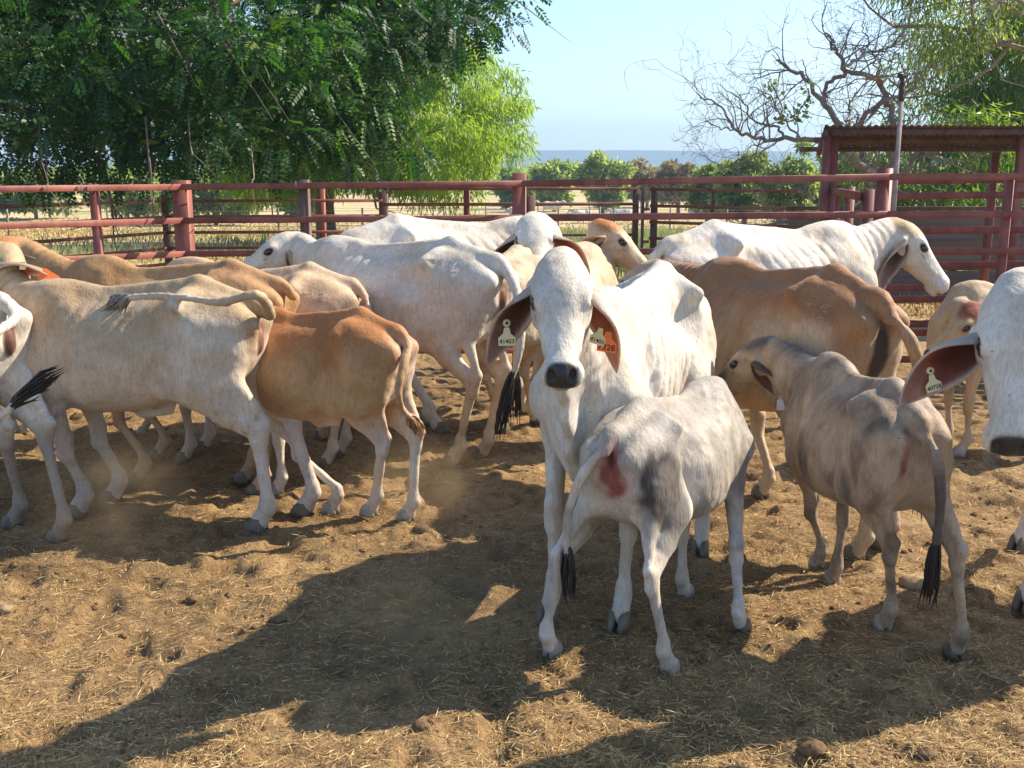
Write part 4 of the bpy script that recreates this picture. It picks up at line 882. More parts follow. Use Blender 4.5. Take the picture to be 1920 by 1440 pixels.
# front fence: vertices (x, y, top z)
FV = [(-7.6, 5.9, 1.54), (-2.81, 9.0, 1.555), (.09, 8.87, 1.585), (2.89, 8.10, 1.645), (7.5, 7.95, 1.66)]
ff = thing('rail_fence', 'faded red steel rail fence closing the yard behind the cattle', 'fence', (0, 0, 0))
SP = .283
for i in range(4):
    a, b = np.array(FV[i]), np.array(FV[i+1]); n = 6 if i < 2 else 6
    for k in range(n):
        beam_obj('rail', a - [0, .0, SP*k] + [0, -.0, 0], b - [0, 0, SP*k], .040, .051, M_RED, ff)
def on_front(px):
    for i in range(4):
        a, b = np.array(FV[i]), np.array(FV[i+1]); d = (px - 960) / FPX
        # intersect x = d*zc with the segment (zc approx y*cos + ...)
        for t in np.linspace(0, 1, 400):
            p = a + (b - a) * t; zc = p[1] * math.cos(PITCH) + (CAM_H - p[2]) * math.sin(PITCH)
            if abs(p[0] - d * zc) < .012 * (1 + abs(b[0]-a[0]) / 4): return p
    return None
for px, w, dz, mat, rnd, back in [(175, .068, .03, M_RED, 0, .06), (338, .135, .055, M_RED, 0, .092), (572, .085, .05, M_DARKP, 0, .068), (977, .118, .085, M_RED, 0, .084), (1000, .075, -.105, M_DARKP, 0, .15), (1669, .125, .065, M_RED, 1, .088), (1905, .06, .0, M_RED, 0, .056), (-160, .09, .04, M_RED, 0, .07)]:
    p = on_front(px)
    if p is None: continue
    post_obj(p[0], p[1] + back, p[2] + dz, w, mat, ff, rnd=bool(rnd))
for px in (390 / 4, 640 / 4, 714 / 4, 560):        # thin wires tied between the rails
    p = on_front(px)
    if p is not None: mb = MB(); mb.tube([p + [0, -.035, .04], p + [0.0, -.036, -.04]], .0035, 5); mb.build('wire_tie', M_WIRE, ff)
# second close fence on the right
f2 = thing('rail_fence', 'second red rail fence just behind the right end of the front fence', 'fence')
p0 = np.array([2.98, 8.62, 1.60]); p1 = np.array([8.2, 8.45, 1.66])
for z in (0, -.115, -.395, -.68, -.96, -1.24): beam_obj('rail', p0 + [0, 0, z], p1 + [0, 0, z + .01], .045, .055 if z else .04, M_RED, f2)
for x in (3.04, 5.3, 7.4): post_obj(x, 8.68, 1.64, .08, M_RED, f2)
# back fence
f3 = thing('rail_fence', 'thin rail fence farther back, crossing behind the front fence', 'fence')
BV = [(-9.5, 7.6), (-5.25, 15.9), (-1.98, 16.2), (1.95, 16.4), (2.15, 16.4), (4.05, 15.0)]
def seg(a, b, zt, n, sp, par, mat=M_RED, w=.035, h=.045):
    for k in range(n): beam_obj('rail', (a[0], a[1], zt - sp*k), (b[0], b[1], zt - sp*k), w, h, mat, par)
seg(BV[0], BV[1], 1.236, 5, .236, f3); seg(BV[1], BV[2], 1.236, 5, .236, f3); seg(BV[2], BV[3], 1.41, 6, .236, f3); seg(BV[4], BV[5], 1.40, 6, .25, f3)
for (x, y, t, w, mat) in [(-5.25, 15.97, 1.33, .10, M_DARKP), (-2.92, 16.2, 1.42, .10, M_RED), (-1.98, 16.27, 1.44, .135, M_DARKP), (-.70, 16.36, 1.44, .095, M_RED), (1.93, 16.46, 1.45, .09, M_DARKP), (-7.2, 12.2, 1.3, .09, M_RED), (3.02, 15.85, 1.42, .05, M_DARKP)]:
    post_obj(x, y, t, w, mat, f3)
gt = thing('pen_gate', 'narrow steel gate frame between the posts of the back fence', 'gate')
seg((2.03, 16.3), (2.13, 16.3), 1.10, 2, .5, gt); post_obj(2.03, 16.36, 1.42, .045, M_DARKP, gt); post_obj(2.22, 16.46, 1.44, .10, M_DARKP, gt)
# wire fences in the paddock
def wire_fence(label, pts, h, npost, nw=3, r=.006, pr=.03):
    t = thing('wire_fence', label, 'fence'); pts = [np.array([x, y, float(gz(x, y))]) for x, y in pts]
    for a, b in zip(pts[:-1], pts[1:]):
        for k in range(nw): mb = MB(); mb.tube([a + [0, 0, h*(k+1)/nw - .05], (a+b)/2 + [0, 0, h*(k+1)/nw - .07], b + [0, 0, h*(k+1)/nw - .05]], r, 4); mb.build('wire', M_WIRE, t)
        for q in np.linspace(0, 1, npost): c = a + (b - a) * q; mb = MB(); mb.tube([c - [0, 0, .2], c + [0, 0, h]], pr, 6); mb.build('post', M_WIRE, t)
wire_fence('wire fence with thin posts in the grass beyond the yard at left', [(-12, 21), (2, 24)], .95, 9, 3, .005, .022)
wire_fence('distant wire fence with pale posts before the tree line', [(-30, 78), (34, 84)], 1.3, 17, 3, .012, .06)
wire_fence('low wire fence crossing the paddock behind the gate', [(1.5, 34), (14, 33)], .9, 8, 2, .006, .03)
# race rails by the shed
rc = thing('cattle_race', 'short red race of square posts with rails running back to the shed', 'race')
ra = np.array([3.12, 9.30]); rb = np.array([3.92, 13.2])
for t, w in ((0, .095), (.38, .085), (.72, .08)): c = ra + (rb - ra) * t; post_obj(c[0] + .02, c[1], 1.53, w, M_RED, rc)
for z in (1.47, 1.16, .84, .52, .2): beam_obj('rail', (ra[0] - .06, ra[1], z), (rb[0] - .06, rb[1], z), .04, .075, M_RED, rc)

# ------------------------------------------------------------------ shed, pen wall, pole
M_RUST = simple('rusty_corrugated_iron', [(.28, (.10, .055, .035)), (.5, (.17, .10, .065)), (.75, (.26, .17, .12))], 3, .7, .2, .01)
def shed():
    t = thing('cattle_shed', 'open low shed with rusty corrugated roof on red steel posts', 'shed', (0, 0, 0))
    x0, x1 = 3.36, 9.5; yf, yb = 11.5, 12.7; zf, zb = 2.165, 1.96; n = 560
    X = np.linspace(x0, x1, n); w = .009 * np.sin((X - x0) * 2 * math.pi / .076); V = []; th = .0012
    for (y, z, sk) in ((yf, zf, 0), (yb, zb, .30)):
        xs = X + sk * (1 - (X - x0) / (x1 - x0)); V.append(np.stack([xs, np.full(n, y), z + w + th], 1)); V.append(np.stack([xs, np.full(n, y), z + w - th], 1))
    V = np.concatenate(V); i = np.arange(n - 1)
    F = np.concatenate([np.stack([i, i+1, 2*n+i+1, 2*n+i], 1), np.stack([n+i, 3*n+i, 3*n+i+1, n+i+1], 1), np.stack([i, n+i, n+i+1, i+1], 1), np.stack([2*n+i, 2*n+i+1, 3*n+i+1, 3*n+i], 1)])
    mesh_from('roof', V, F, M_RUST, t)
    for y, z in ((11.62, 2.105), (12.05, 2.03), (12.6, 1.935)): beam_obj('purlin', (x0 + .05, y, z), (x1, y, z), .05, .055, M_DARKP, t)
    beam_obj('rafter', (x0 + .03, 11.55, 2.09), (x0 + .28, 12.65, 1.90), .05, .08, M_DARKP, t)
    for x, y, top, w in ((3.44, 11.66, 2.08, .075), (3.56, 11.80, 2.06, .085), (5.62, 11.75, 2.05, .09), (5.72, 12.6, 1.9, .08), (8.5, 11.75, 2.05, .09)): post_obj(x, y, top, w, M_RED, t)
shed()
def plank_wall():
    t = thing('pen_wall', 'solid grey-brown board wall of the pen below the shed', 'wall')
    m = simple('weathered_grey_boards', [(.3, (.105, .080, .070)), (.5, (.155, .122, .108)), (.75, (.21, .17, .15))], 2.0, .85, .3, .01, stretch=(.35, 1, 6))
    for k in range(5):
        mb = MB(); z = 1.17 - k * .262; mb.beam((3.65, 13.9, z - .13), (9.5, 13.8, z - .13), .045, .252, bev=.006); mb.build('board', m, t)
    beam_obj('cap', (3.62, 13.90, 1.20), (9.5, 13.80, 1.20), .10, .05, M_DARKP, t)
    for x in (3.9, 5.9, 7.9): post_obj(x, 13.97, 1.16, .09, M_DARKP, t)
plank_wall()
def pole():
    t = thing('pole', 'thin leaning stake standing behind the round red fence post, dark bound top', 'pole'); b = pz(1683, 335, 8.42); b2 = pz(1688, 245, 8.42); c = pz(1690, 190, 8.42); e = pz(1692, 140, 8.42)
    beam_obj('shaft', (b[0] - .01, 8.42, 0), c, .028, .032, simple('grey_wood', [(.3, (.25, .19, .17)), (.7, (.42, .35, .33))], 12, .8, .3), t)
    mb = MB(); pts = [c + (e - c) * q + rng.normal(0, .004, 3) for q in np.linspace(-.02, 1, 9)]; mb.tube(pts, [.018, .023, .017, .024, .018, .023, .017, .02, .012], 7)
    for q in (.9, .97): p = c + (e - c) * q; mb.tube([p - [.035, 0, -.01], p + [.03, 0, .0]], .009, 6)
    mb.build('bound_top', plain('dark_binding', (.05, .035, .035), .8), t)
pole()

# ------------------------------------------------------------------ trees
M_BARK = simple('grey_brown_bark', [(.3, (.13, .09, .065)), (.7, (.30, .22, .17))], 7, .9, .7, .03, stretch=(1, 1, .3))
M_BARKP = simple('pale_pinkish_bark', [(.3, (.22, .15, .12)), (.7, (.44, .34, .29))], 5, .85, .5, .02, stretch=(1, 1, .4))
def grow(mb, p, d, L, r, depth, R_, tips=None, kink=.35, kids=3, shrink=.66, upb=.05, minr=.004, sides=6, spread=.75):
    n = max(3, int(4 + depth)); pts = [p]; rad = [r]; q = np.array(p, float); dd = nrm(d)
    for i in range(n):
        dd = nrm(dd + R_.normal(0, kink / math.sqrt(n) * 1.3, 3) + np.array([0, 0, upb])); q = q + dd * L / n; pts.append(q.copy()); rad.append(max(minr * .6, r * (1 - .55 * (i + 1) / n)))
    mb.tube(pts, rad, sides if depth > 1 else 4, depth > 1)
    if tips is not None and depth <= 1: tips += [pts[-1], pts[len(pts)//2]]
    if depth > 0:
        for k in range(kids + (1 if depth > 1 else 0)):
            t = R_.uniform(.3, 1.0) if k else 1.0; i = min(n, max(1, int(t * n))); dk = nrm(dd * .8 + R_.normal(0, spread, 3))
            grow(mb, pts[i], dk, L * shrink * R_.uniform(.7, 1.15), max(minr, rad[i] * .68), depth - 1, R_, tips, kink, kids, shrink, upb, minr, sides, spread)
def clump_leaves(clumps, per, R_, out=.5, down=.5, rnd=.6, shell=.55):
    """clumps: (n,4) x,y,z,r -> positions, directions, clump index"""
    n = len(clumps); idx = np.repeat(np.arange(n), np.maximum(2, (per * (clumps[:, 3] / clumps[:, 3].mean()) ** 2).astype(int))); c = clumps[idx]
    u = unit(R_.normal(0, 1, (len(c), 3))); rr = shell + (1 - shell) * R_.random(len(c)) ** .6
    P = c[:, :3] + u * (c[:, 3] * rr)[:, None] * [1, 1, .72]; d = unit(u * out + [0, 0, -down] + R_.normal(0, rnd, (len(c), 3)) * .6)
    return P, d, u, idx
def compound(P, d, R_, L=.30, pairs=8, lw=.030, ll=.075):
    """pinnate leaves: leaflets in two rows along a drooping rachis"""
    n = len(P); up = unit(np.array([[0, 0, 1.0]]) + R_.normal(0, .45, (n, 3))); s = unit(np.cross(d, up)); u = np.cross(s, d); L = L * R_.uniform(.7, 1.2, n)
    Vs = []; 
    for k in range(pairs):
        t = (k + .8) / pairs; b = P + d * (L * t)[:, None] + np.array([0, 0, -1]) * (.22 * L * t * t)[:, None]
        for sg in (-1, 1):
            dd = unit(s * sg + d * .45 - u * .25 + R_.normal(0, .10, (n, 3))); V, _ = leaf_quads(b, dd, u, ll * (1 - .35 * abs(t - .5) * 2) * np.ones(n), lw, .08); Vs.append(V.reshape(n, 4, 3))
    V = np.stack(Vs, 1).reshape(-1, 3); return V, np.arange(len(V)).reshape(-1, 4), pairs * 2
# --- big dark pinnate-leaved tree
def big_tree():
    R_ = np.random.default_rng(101); t = thing('shade_tree', 'huge dark green feathery-leaved shade tree overhanging the fence at upper left', 'tree', (0, 0, 0), 0)
    mb = MB(); base = np.array([-9.6, 15.5, -.2]); mb.tube([base, base + [.1, .05, 1.2], base + [.5, 0, 2.4]], [.48, .38, .34], 12); tips = []
    for a in np.linspace(-.6, 6.0, 9):
        d = np.array([math.cos(a), math.sin(a) * .75, .42 + .2 * R_.random()]); grow(mb, base + [.4, 0, 2.1], d, 4.3, .19, 3, R_, tips, .3, 2, .62, .02, .012, 7, .5)
    cs = []
    C0 = np.array([-7.3, 15.2, 5.3]); RR = np.array([7.0, 4.9, 4.2])
    while len(cs) < 520:
        u = unit(R_.normal(0, 1, 3)); k = R_.uniform(.55, 1.0) ** .5; p = C0 + u * RR * k * (1 + .12 * math.sin(5*u[0]+3*u[2]) + .08 * math.sin(9 * u[0]))
        if p[2] < 2.45 + .3 * R_.random() or p[2] > 7.2: continue
        if p[1] > 17.5 and p[2] > 5: continue
        if p[0] > np.interp(p[2], [1.8, 2.5, 3.0, 3.8, 6.4], [-2.8, -1.96, -1.5, -.98, -.2]) - .10 * (p[1] - 13): continue      # the crown is cut back on its right side
        cs.append([*p, R_.uniform(.38, .85)])
    # drooping boughs on the near side
    for px, py, Y in [(60, 120, 10.4), (150, 200, 10.6), (40, 260, 10.8), (330, 130, 10.8), (450, 230, 10.9), (300, 250, 11), (430, 90, 10.6), (560, 170, 11.2), (520, 60, 10.8), (700, 60, 11.6), (650, 210, 11.6), (760, 40, 12), (770, 80, 12.4), (640, 260, 12), (380, 275, 11.2), (250, 270, 11), (120, 285, 11.4), (815, 15, 12.6), (850, -25, 12.8), (700, 130, 12.2), (560, 270, 12), (200, 60, 10.6)]:
        c = pz(px, py, Y)
        for q in range(5): cs.append([*(c + R_.normal(0, .30, 3) * [1.5, 1, .4]), R_.uniform(.25, .48)])
    cs = np.array(cs); near = cs[:, 1] < 14.8
    P, d, u, idx = clump_leaves(cs, 58, R_, .75, .35, .6, .45)
    V, F, k = compound(P, d, R_, .24, 7, .036, .074)
    cl = R_.random(len(cs)); tone = np.clip(np.repeat(cl[idx] * .6 + .4 * R_.random(len(P)), k), 0, 1)
    m = leafy_mat('dark_glossy_leaf', [(0, (.012, .034, .014)), (.5, (.028, .070, .022)), (.85, (.075, .16, .038)), (1, (.20, .22, .05))], .26, .50, .42, (1.6, 2.6, .5))  # brighter upper stops paint sunlit green accents into random leaf clumps
    P2, d2, u2, i2 = clump_leaves(cs, 120, R_, .5, .3, .9, .35); V2, F2 = leaf_quads(P2, d2, unit(R_.normal(0, 1, P2.shape)), .07 * R_.uniform(.6, 1.3, len(P2)), .036, .15)
    tone = np.concatenate([tone, np.clip(cl[i2] * .6 + .4 * R_.random(len(P2)), 0, 1)]); F = np.concatenate([F, F2 + len(V)]); V = np.concatenate([V, V2])
    add_leaves('crown', V, F, tone, m, t)
    for p in range(90):
        c = cs[R_.integers(len(cs))]; q = c[:3] + R_.normal(0, .2, 3); e = q + unit(q - C0) * .5 + [0, 0, -.25]; mb.tube([q - (e-q)*.8, q, e], [.009, .006, .002], 5, False)
    for pts in ([(92, 352), (105, 372), (125, 398), (148, 412)], [(284, 350), (288, 385), (292, 400), (312, 405)], [(288, 372), (285, 400), (280, 445)], [(280, 300), (284, 330), (286, 352)], [(80, 310), (88, 335), (95, 360)], [(360, 285), (385, 310), (405, 330)], [(288, 388), (268, 395), (252, 415)], [(476, 330), (476, 372), (480, 395)]):
        pts = [(pts[0][0] - 8, pts[0][1] - 80)] + pts; m2 = MB(); m2.tube(bez([pz(x, y, 10.6 - 1.6 * min(1, i / 2)) for i, (x, y) in enumerate(pts)], 14), np.linspace(.010, .0025, 14), 5, False); m2.build('hanging_twig', M_BARK, t, True)
    mb.build('trunk', M_BARK, t, True)
big_tree()
def leaf_tree(label, base, trunk_h, trunk_r, C0, RR, nclump, cr, per, ll, lw, mat, seed, name='gum_tree', down=.6, bark=None, limbs=6, zmin=.4, cut=None, grp=None, depth=2, ymax=None, outw=.4, shell=.3):
    R_ = np.random.default_rng(seed); t = thing(name, label, 'tree', (0, 0, 0), 0, grp); base = np.array(base, float); C0 = np.array(C0, float); RR = np.array(RR, float); mb = MB()
    tp = base + [0, 0, trunk_h]; mb.tube([base - [0, 0, .3], (base + tp) / 2 + R_.normal(0, .05, 3), tp], [trunk_r * 1.2, trunk_r, trunk_r * .85], 10)
    for k in range(limbs):
        u = unit(R_.normal(0, 1, 3) * [1, .7, .8]); tgt = C0 + u * RR * .6; grow(mb, tp - [0, 0, .1], tgt - tp, np.linalg.norm(tgt - tp), trunk_r * .5, depth, R_, None, .3, 2, .5, .0, .006, 6, .6)
    mb.build('trunk', bark or M_BARK, t, True); cs = []
    while len(cs) < nclump:
        u = unit(R_.normal(0, 1, 3)); k = R_.uniform(.25, 1.0) ** .5; p = C0 + u * RR * k * (1 + .16 * math.sin(4*u[0] + seed) + .13 * math.sin(7 * u[2] + seed))
        if p[2] < base[2] + zmin: continue
        if cut and cut(p): continue
        cs.append([*p, R_.uniform(.6, 1.3) * cr])
    cs = np.array(cs); P, d, u, idx = clump_leaves(cs, per, R_, outw, down, .6, shell)
    nn = unit(u + R_.normal(0, .8, u.shape)); V, F = leaf_quads(P, d, nn, ll * R_.uniform(.7, 1.3, len(P)), lw, .12); cl = R_.random(len(cs))
    add_leaves('crown', V, F, np.clip(cl[idx] * .5 + .5 * R_.random(len(P)), 0, 1), mat, t); return t
M_LIME = leafy_mat('lime_leaf', [(0, (.16, .25, .045)), (.6, (.25, .36, .07)), (1, (.38, .45, .13))], .58, .5, .4, (1.5, 1.6, .7))
M_GUM = leafy_mat('gum_leaf', [(0, (.08, .145, .035)), (.6, (.15, .235, .055)), (1, (.26, .33, .09))], .50, .45, .5, (1.6, 1.8, .6))
M_OLIVE = leafy_mat('olive_leaf', [(0, (.12, .16, .06)), (.6, (.19, .245, .10)), (1, (.34, .38, .20))], .66, .6, .3, (1.5, 1.6, .8))
M_FAR = leafy_mat('far_leaf', [(0, (.20, .26, .10)), (.6, (.29, .35, .15)), (1, (.40, .44, .22))], .66, .6, .3, (1.4, 1.5, .8))
M_DRYB = leafy_mat('dry_scrub', [(0, (.20, .17, .09)), (.6, (.30, .25, .14)), (1, (.38, .33, .2))], .3, .7, .3, (1.3, 1.2, .9))
leaf_tree('tall lime-green gum tree with drooping leaves behind the dark shade tree', (-4.75, 27, -.2), 2.0, .24, (-3.45, 26.2, 2.85), (3.6, 2.8, 2.1), 270, .60, 260, .20, .034, M_LIME, 5, limbs=9, zmin=.9, down=.9, depth=3, shell=.2,
          cut=lambda p: p[2] < 1.0 + .9 * max(0, (p[0] + 1.6)) * .6 or (p[0] < -4.2 and p[2] < 1.2))
# right-hand gum tree with bare limbs
leaf_tree('leafy gum tree with twisted pale limbs at the right edge behind the shed', (8.9, 20.5, -.1), 2.6, .22, (11.2, 21.2, 3.3), (3.1, 2.4, 3.1), 210, .60, 190, .19, .034, M_GUM, 6, limbs=10, zmin=.5, down=.8, bark=M_BARKP, depth=3, shell=.2)
leaf_tree('thin-foliaged gum tree arching into the top right corner', (10.6, 17.5, -.1), 3.4, .13, (7.7, 17.3, 4.7), (2.3, 1.2, 1.2), 70, .46, 120, .17, .024, M_OLIVE, 8, limbs=8, zmin=3.2, down=.8, bark=M_BARKP, depth=3, shell=.1)
leaf_tree('rounded green bush crowding behind the pen wall at right', (7.3, 18.5, -.1), .5, .12, (7.6, 18.6, 1.5), (2.3, 1.2, 1.1), 60, .5, 130, .17, .034, M_GUM, 9, name='bush', limbs=5, zmin=.1, depth=2)
# dead tree
def dead_tree():
    R_ = np.random.default_rng(77); t = thing('dead_tree', 'leafless grey dead tree with tangled twisted branches behind the shed', 'tree', (0, 0, 0)); mb = MB(); Y0 = 16.6
    limbs = [([(1668, 470), (1652, 380), (1640, 330), (1592, 290), (1576, 242), (1545, 195), (1502, 142), (1458, 112)], .17, .025, .0), ([(1541, 190), (1556, 155), (1588, 138), (1622, 140), (1650, 160), (1668, 200), (1675, 260), (1672, 330)], .05, .085, .5),
             ([(1588, 138), (1570, 95), (1548, 62)], .065, .02, .2), ([(1606, 240), (1622, 218), (1660, 190), (1700, 172), (1760, 140)], .075, .018, .7), ([(1582, 128), (1625, 100), (1660, 92), (1692, 60), (1712, 30)], .045, .014, -.2),
             ([(1592, 292), (1530, 264), (1470, 262), (1408, 258), (1372, 235), (1350, 200), (1312, 182)], .075, .015, -.5), ([(1470, 260), (1455, 236), (1420, 232), (1392, 190), (1350, 158)], .035, .008, -.2), ([(1500, 262), (1462, 215), (1440, 175), (1402, 162)], .03, .007, .3),
             ([(1618, 320), (1616, 285), (1600, 255), (1604, 235)], .085, .06, .1), ([(1655, 360), (1700, 320), (1722, 285), (1748, 292), (1775, 300)], .09, .03, .4), ([(1390, 245), (1350, 240), (1325, 225)], .022, .006, -.6), ([(1592, 235), (1595, 200), (1618, 160), (1655, 135)], .035, .01, -.3),
             ([(1630, 220), (1655, 185), (1645, 130), (1620, 60), (1620, 20)], .035, .008, .6), ([(1640, 330), (1560, 330), (1480, 345), (1400, 330), (1310, 290)], .05, .008, -.9), ([(1668, 400), (1600, 395), (1500, 410), (1400, 425), (1340, 400)], .06, .008, -1.3)]
    for pts, r0, r1, yo in limbs:
        n = len(pts); P = np.array([pz(x, y, Y0 + yo + .25 * math.sin(i * 1.3 + yo * 3)) for i, (x, y) in enumerate(pts)]); P = bez(P, n * 5); P[1:-1] += R_.normal(0, .018, P[1:-1].shape); rad = np.linspace(r0 * .62, r1 * .65, len(P)); mb.tube(P, rad, 9)
        for k in range(int(len(P) * .5)):
            i = R_.integers(max(2, len(P) // 5), len(P)); tn = nrm(P[min(i + 1, len(P) - 1)] - P[i - 1]); d = nrm(tn * .5 + R_.normal(0, .8, 3) * [1, .6, 1] + [0, 0, .25])
            grow(mb, P[i], d, R_.uniform(.35, 1.0), min(rad[i] * .55, .014), 2, R_, None, .55, 2, .68, .05, .0035, 5, .7)
    mb.build('trunk', simple('dead_wood', [(.3, (.15, .115, .095)), (.7, (.36, .28, .24))], 5, .85, .5, .02, stretch=(1, 1, .4)), t, True)
    # one live shoot with round leaves
    c = [pz(x, y, 15.9) for x, y in ((1445, 155), (1458, 180), (1468, 205), (1515, 165), (1512, 190), (1500, 205), (1495, 222), (1478, 228), (1462, 225), (1520, 195), (1505, 215))]
    for i, p in enumerate(c):
        P, d, u, idx = clump_leaves(np.array([[*p, .075 + .03 * (i % 3)]]), 9, R_, .6, .1, .6, .2); V, F = leaf_quads(P, d, unit(R_.normal(0, 1, P.shape)), .075, .065, .1); add_leaves('leaf_cluster', V, F, R_.random(len(P)), M_OLIVE, t)
    mb = MB(); mb.tube([c[8], c[7], c[6], c[5], c[4], c[9], c[3]], .012, 5); mb.tube([c[8], c[2], c[1], c[0]], .01, 5); mb.build('leafy_stem', M_BARKP, t, True)
dead_tree()
# mid-distance trees: (px centre, top py, Y, half width px, material, label)
mids = [(1040, 298, 95, 46, M_FAR, 'round pale green tree on the plain just right of the square fence post'), (1130, 285, 90, 58, M_FAR, 'largest rounded green tree on the plain under the blue hills'), (1012, 315, 110, 30, M_OLIVE, 'low green tree on the plain left of the pale green tree'), (965, 318, 100, 40, M_OLIVE, 'greyish bush at the right foot of the lime-green gum'), (1215, 305, 105, 52, M_DRYB, 'brownish dry scrub tree right of the largest green tree'), (1275, 300, 92, 40, M_DRYB, 'brown-green scrub between the dry scrub tree and the acacias'),
        (1330, 300, 60, 46, M_OLIVE, 'leftmost spreading acacia behind the low dead branches'), (1400, 285, 48, 62, M_OLIVE, 'middle spreading acacia behind the dead tree, left of the shed'), (1478, 272, 40, 70, M_OLIVE, 'largest olive acacia beside the left shed post'), (1575, 290, 46, 60, M_OLIVE, 'olive acacia seen below the shed roof'), (1650, 305, 60, 60, M_OLIVE, 'far olive acacia seen through the shed beside the stake'), (250, 312, 75, 95, M_FAR, 'bright green bush seen under the shade tree at left'), (400, 318, 70, 90, M_OLIVE, 'olive bush seen under the shade tree beside the square post'), (60, 318, 80, 90, M_OLIVE, 'olive bush at the left edge under the shade tree'), (560, 322, 80, 70, M_FAR, 'green bush behind the lime-green gum trunk')]
for i, (px, py, Y, hw, mt, lb) in enumerate(mids):
    g = float(gz(0, Y)); top = pz(px, py, Y); w = hw * Y / FPX * 1.02; h = top[2] - g; cr = .23 * max(w, h * .4)
    leaf_tree(lb, (top[0], Y, g), h * .35, .035 * h, (top[0], Y, g + h * .56), (w * .9, w * .7, h * .42), 70 if mt is not M_DRYB else 50, cr * .80, 75, .0068 * Y * .8, .0032 * Y * .8, mt, 200 + i, name='bush' if 'bush' in lb or 'scrub' in lb else 'acacia', limbs=5, zmin=.08 * h, depth=1, down=.15, grp='trees and bushes on the plain', shell=.08)
def woodland():
    R_ = np.random.default_rng(9); cs = []
    for k in range(900):
        Y = R_.uniform(150, 420); x = R_.uniform(-.62, .66) * Y; h = R_.uniform(2.6, 5.2); cs.append([x, Y, -2 + h * .42, h * .62])
    cs = np.array(cs); P, d, u, idx = clump_leaves(cs, 55, R_, .5, 0, .6, .4); V, F = leaf_quads(P, d, unit(R_.normal(0, 1, P.shape)), .0045 * P[:, 1], .0030 * P[:, 1], .1)
    o = add_leaves('distant_woodland', V, F, np.clip(R_.random(len(cs))[idx] * .7 + .3 * R_.random(len(P)), 0, 1), M_OLIVE, None); tag(o, 'low scrubby woodland along the horizon', 'woodland', kind='stuff')
woodland()
# grass and weeds
def weeds():
    R_ = np.random.default_rng(3); n = 60000; Y = 13.5 + 26 * R_.random(n) ** 1.1; X = R_.uniform(-.62, .62, n) * Y; P = np.stack([X, Y, 0*X], 1)
    m = fbm(P * [.55, 1, 1], .35, 6, 3); band = sstep(17, 19.5, Y) * (1 - sstep(29, 36, Y)); keep = R_.random(n) < sstep(.42, .58, m) * (.2 + .8 * band) * np.where(X < -4.5, .12, 1.0); P = P[keep]; n = len(P); P[:, 2] = gz(P[:, 0], P[:, 1])
    h = (.16 + .22 * R_.random(n)) * (.5 + fbm(P, .8, 8, 2)); k = 3; P = np.repeat(P, k, 0) + R_.normal(0, .06, (n*k, 3)) * [1, 1, 0]; d = unit(np.stack([R_.normal(0, .35, n*k), R_.normal(0, .35, n*k), np.ones(n*k)], 1))
    V, F = leaf_quads(P, d, unit(R_.normal(0, 1, P.shape) * [1, 1, .2]), np.repeat(h, k), .030, .1)
    o = add_leaves('grass', V, F, R_.random(n*k), leafy_mat('weeds', [(0, (.19, .235, .12)), (.7, (.27, .33, .18)), (1, (.42, .40, .24))], .35, .6, .3, (1.3, 1.4, .8)), None); tag(o, 'soft grey-green weeds growing along the back fence', 'grass', kind='stuff')
    n = 60000; Y = 12 + 70 * R_.random(n) ** 1.6; X = R_.uniform(-.6, .6, n) * Y; P = np.stack([X, Y, gz(X, Y)], 1); h = .05 + .10 * R_.random(n); d = unit(np.stack([R_.normal(0, .5, n), R_.normal(0, .5, n), np.ones(n)], 1))
    V, F = leaf_quads(P, d, unit(R_.normal(0, 1, P.shape) * [1, 1, .2]), h, .0014 * Y, .1); o = add_leaves('dry_grass', V, F, R_.random(n), M_STRAW, None); tag(o, 'short dry grass stubble over the paddock', 'grass', kind='stuff')
weeds()
# ------------------------------------------------------------------ hills
def hills():
    n = 160; X = np.linspace(-2600, 2900, n); prof = 29.5 + 4.2 * np.sin(X / 520 + 1) + 3.0 * (vnoise(np.stack([X, 0*X, 0*X], 1), .004, 2) - .5) * 2 + 1.4 * vnoise(np.stack([X, 0*X, 0*X], 1), .03, 4) - 9 * sstep(500, 1300, X)
    rows = [(1650, 0), (1760, .30), (1830, .55), (1850, .93), (1900, 1.0), (2050, .9)]; V = []
    for j, (y, f) in enumerate(rows): V.append(np.stack([X, y + 60 * vnoise(np.stack([X, 0*X + j, 0*X], 1), .006, 8), -3 + (prof + 3) * f + (vnoise(np.stack([X, 0*X + j * 3.3, 0*X], 1), .02, 5) - .5) * (5 if 0 < f < .9 else 0)], 1))
    V = np.concatenate(V); i = (np.arange(len(rows)-1)[:, None] * n + np.arange(n-1)[None]).ravel()
    o = mesh_from('hills', V, np.stack([i, i+1, i+n+1, i+n], 1), simple('scrubby_hillside', [(.3, (.06, .075, .045)), (.7, (.12, .115, .075))], .02, .95, .3, 3), None, False); tag(o, kind='structure')
hills()
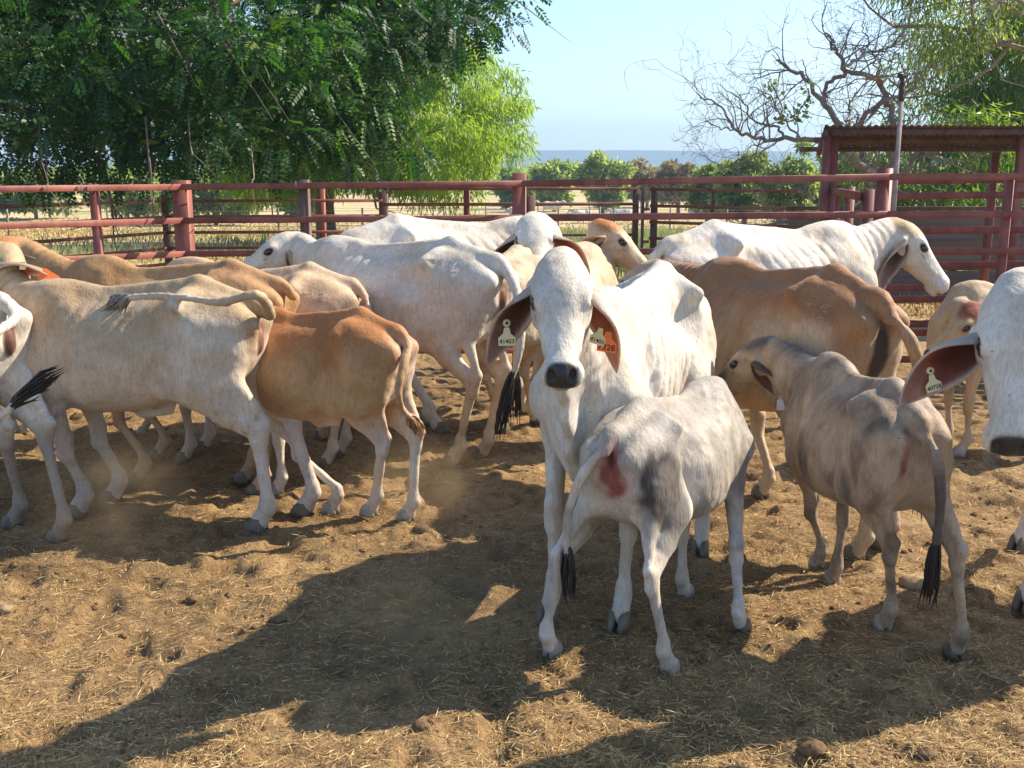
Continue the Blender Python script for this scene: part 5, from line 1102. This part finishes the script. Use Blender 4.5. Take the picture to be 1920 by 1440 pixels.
# ------------------------------------------------------------------ far cattle on the plain
FARG = 'cattle far off on the plain'
for i, (px, py, hd, lie, lb) in enumerate([(1035, 400, 5, 0, 'tiny white cow standing out on the plain right of the square post'), (975, 402, 185, 1, 'tiny white cow lying beside the square fence post'), (1092, 402, 200, 1, 'tiny white cow lying right of the far standing cow'), (1165, 402, 170, 1, 'tiny cow lying just left of the gate posts'), (1190, 402, 20, 1, 'tiny cow lying behind the gate posts'), (1310, 403, 10, 1, 'tiny cow lying farthest right before the acacias'), (985, 396, 0, 0, 'tiny cow standing behind the lying cow at the square post')]):
    Y = 84; x = (px - 960) / FPX * Y * .98
    c = make_cow('distant_cow', lb, 'cow', (x, Y), hd, .95, res=.045, base=(.66, .63, .58), tail=None, switch=None, hoof_vis=False, group=FARG, dirty=.1, seed=60 + i, noisy=.05)
    c.location.z = float(gz(x, Y)) - (.62 if lie else 0)
# ------------------------------------------------------------------ haze
def haze():
    m = bpy.data.materials.new('pale_air'); m.use_nodes = True; nd = m.node_tree.nodes; lk = m.node_tree.links; nd.remove(nd['Principled BSDF'])
    v = nd.new('ShaderNodeVolumePrincipled'); v.inputs['Color'].default_value = (.46, .71, 1.0, 1); v.inputs['Density'].default_value = HAZE; v.inputs['Anisotropy'].default_value = .1
    lk.new(v.outputs[0], nd['Material Output'].inputs['Volume'])
    mb = MB(); mb.box((50, 1100, 40), (6400, 2320, 94)); o = mb.build('haze', m, None); tag(o, kind='stuff'); o['label'] = 'thin pale haze in the air over the plain'; o['category'] = 'haze'
HAZE = .00065
haze()
# ------------------------------------------------------------------ dust kicked up by the hooves
def dust(px, py, rx, ry, rz, dens, label, sd):
    g = gp(px, py); V, F = ball(np.zeros(3), 1.0, 20, 12); m = bpy.data.materials.new('dust'); m.use_nodes = True; nd = m.node_tree.nodes; lk = m.node_tree.links; nd.remove(nd['Principled BSDF'])
    tc = nd.new('ShaderNodeTexCoord'); ln = nd.new('ShaderNodeVectorMath'); ln.operation = 'LENGTH'; mp = nd.new('ShaderNodeMapping'); mp.inputs['Scale'].default_value = (1/rx, 1/ry, 1/rz); lk.new(tc.outputs['Object'], mp.inputs[0]); lk.new(mp.outputs[0], ln.inputs[0])
    mr = N(nd, 'ShaderNodeMapRange'); mr.interpolation_type = 'SMOOTHSTEP'; lk.new(ln.outputs['Value'], mr.inputs[0]); mr.inputs[1].default_value = .15; mr.inputs[2].default_value = .95; mr.inputs[3].default_value = 1; mr.inputs[4].default_value = 0
    nz = nd.new('ShaderNodeTexNoise'); nz.inputs['Scale'].default_value = 4.5; nz.inputs['Detail'].default_value = 3; nz.noise_dimensions = '4D'; nz.inputs['W'].default_value = sd; lk.new(tc.outputs['Object'], nz.inputs['Vector'])
    m2 = N(nd, 'ShaderNodeMapRange'); lk.new(nz.outputs[0], m2.inputs[0]); m2.inputs[1].default_value = .38; m2.inputs[2].default_value = .72
    a_ = nd.new('ShaderNodeMath'); a_.operation = 'MULTIPLY'; lk.new(mr.outputs[0], a_.inputs[0]); lk.new(m2.outputs[0], a_.inputs[1]); b_ = nd.new('ShaderNodeMath'); b_.operation = 'MULTIPLY'; lk.new(a_.outputs[0], b_.inputs[0]); b_.inputs[1].default_value = dens
    v = nd.new('ShaderNodeVolumePrincipled'); v.inputs['Color'].default_value = (.95, .72, .42, 1); v.inputs['Anisotropy'].default_value = .35; lk.new(b_.outputs[0], v.inputs['Density']); lk.new(v.outputs[0], nd['Material Output'].inputs['Volume'])
    m.cycles.volume_step_rate = 2.0
    o = mesh_from('dust', V * [rx, ry, rz], F, m, None); o.location = (g[0], g[1], rz * .72 + .02); tag(o, label, 'dust', kind='stuff')
dust(230, 1030, .50, .45, .34, 3.0, 'dust hanging low in front of the broadside cream cow', 1.0)
dust(790, 965, .55, .45, .26, 1.9, 'dust drifting behind the hooves of the orange-tan calf', 2.0)
dust(860, 1230, .60, .5, .34, 1.3, 'thin dust in the shade left of the facing cow', 3.0)
print('script', time.time() - T0)
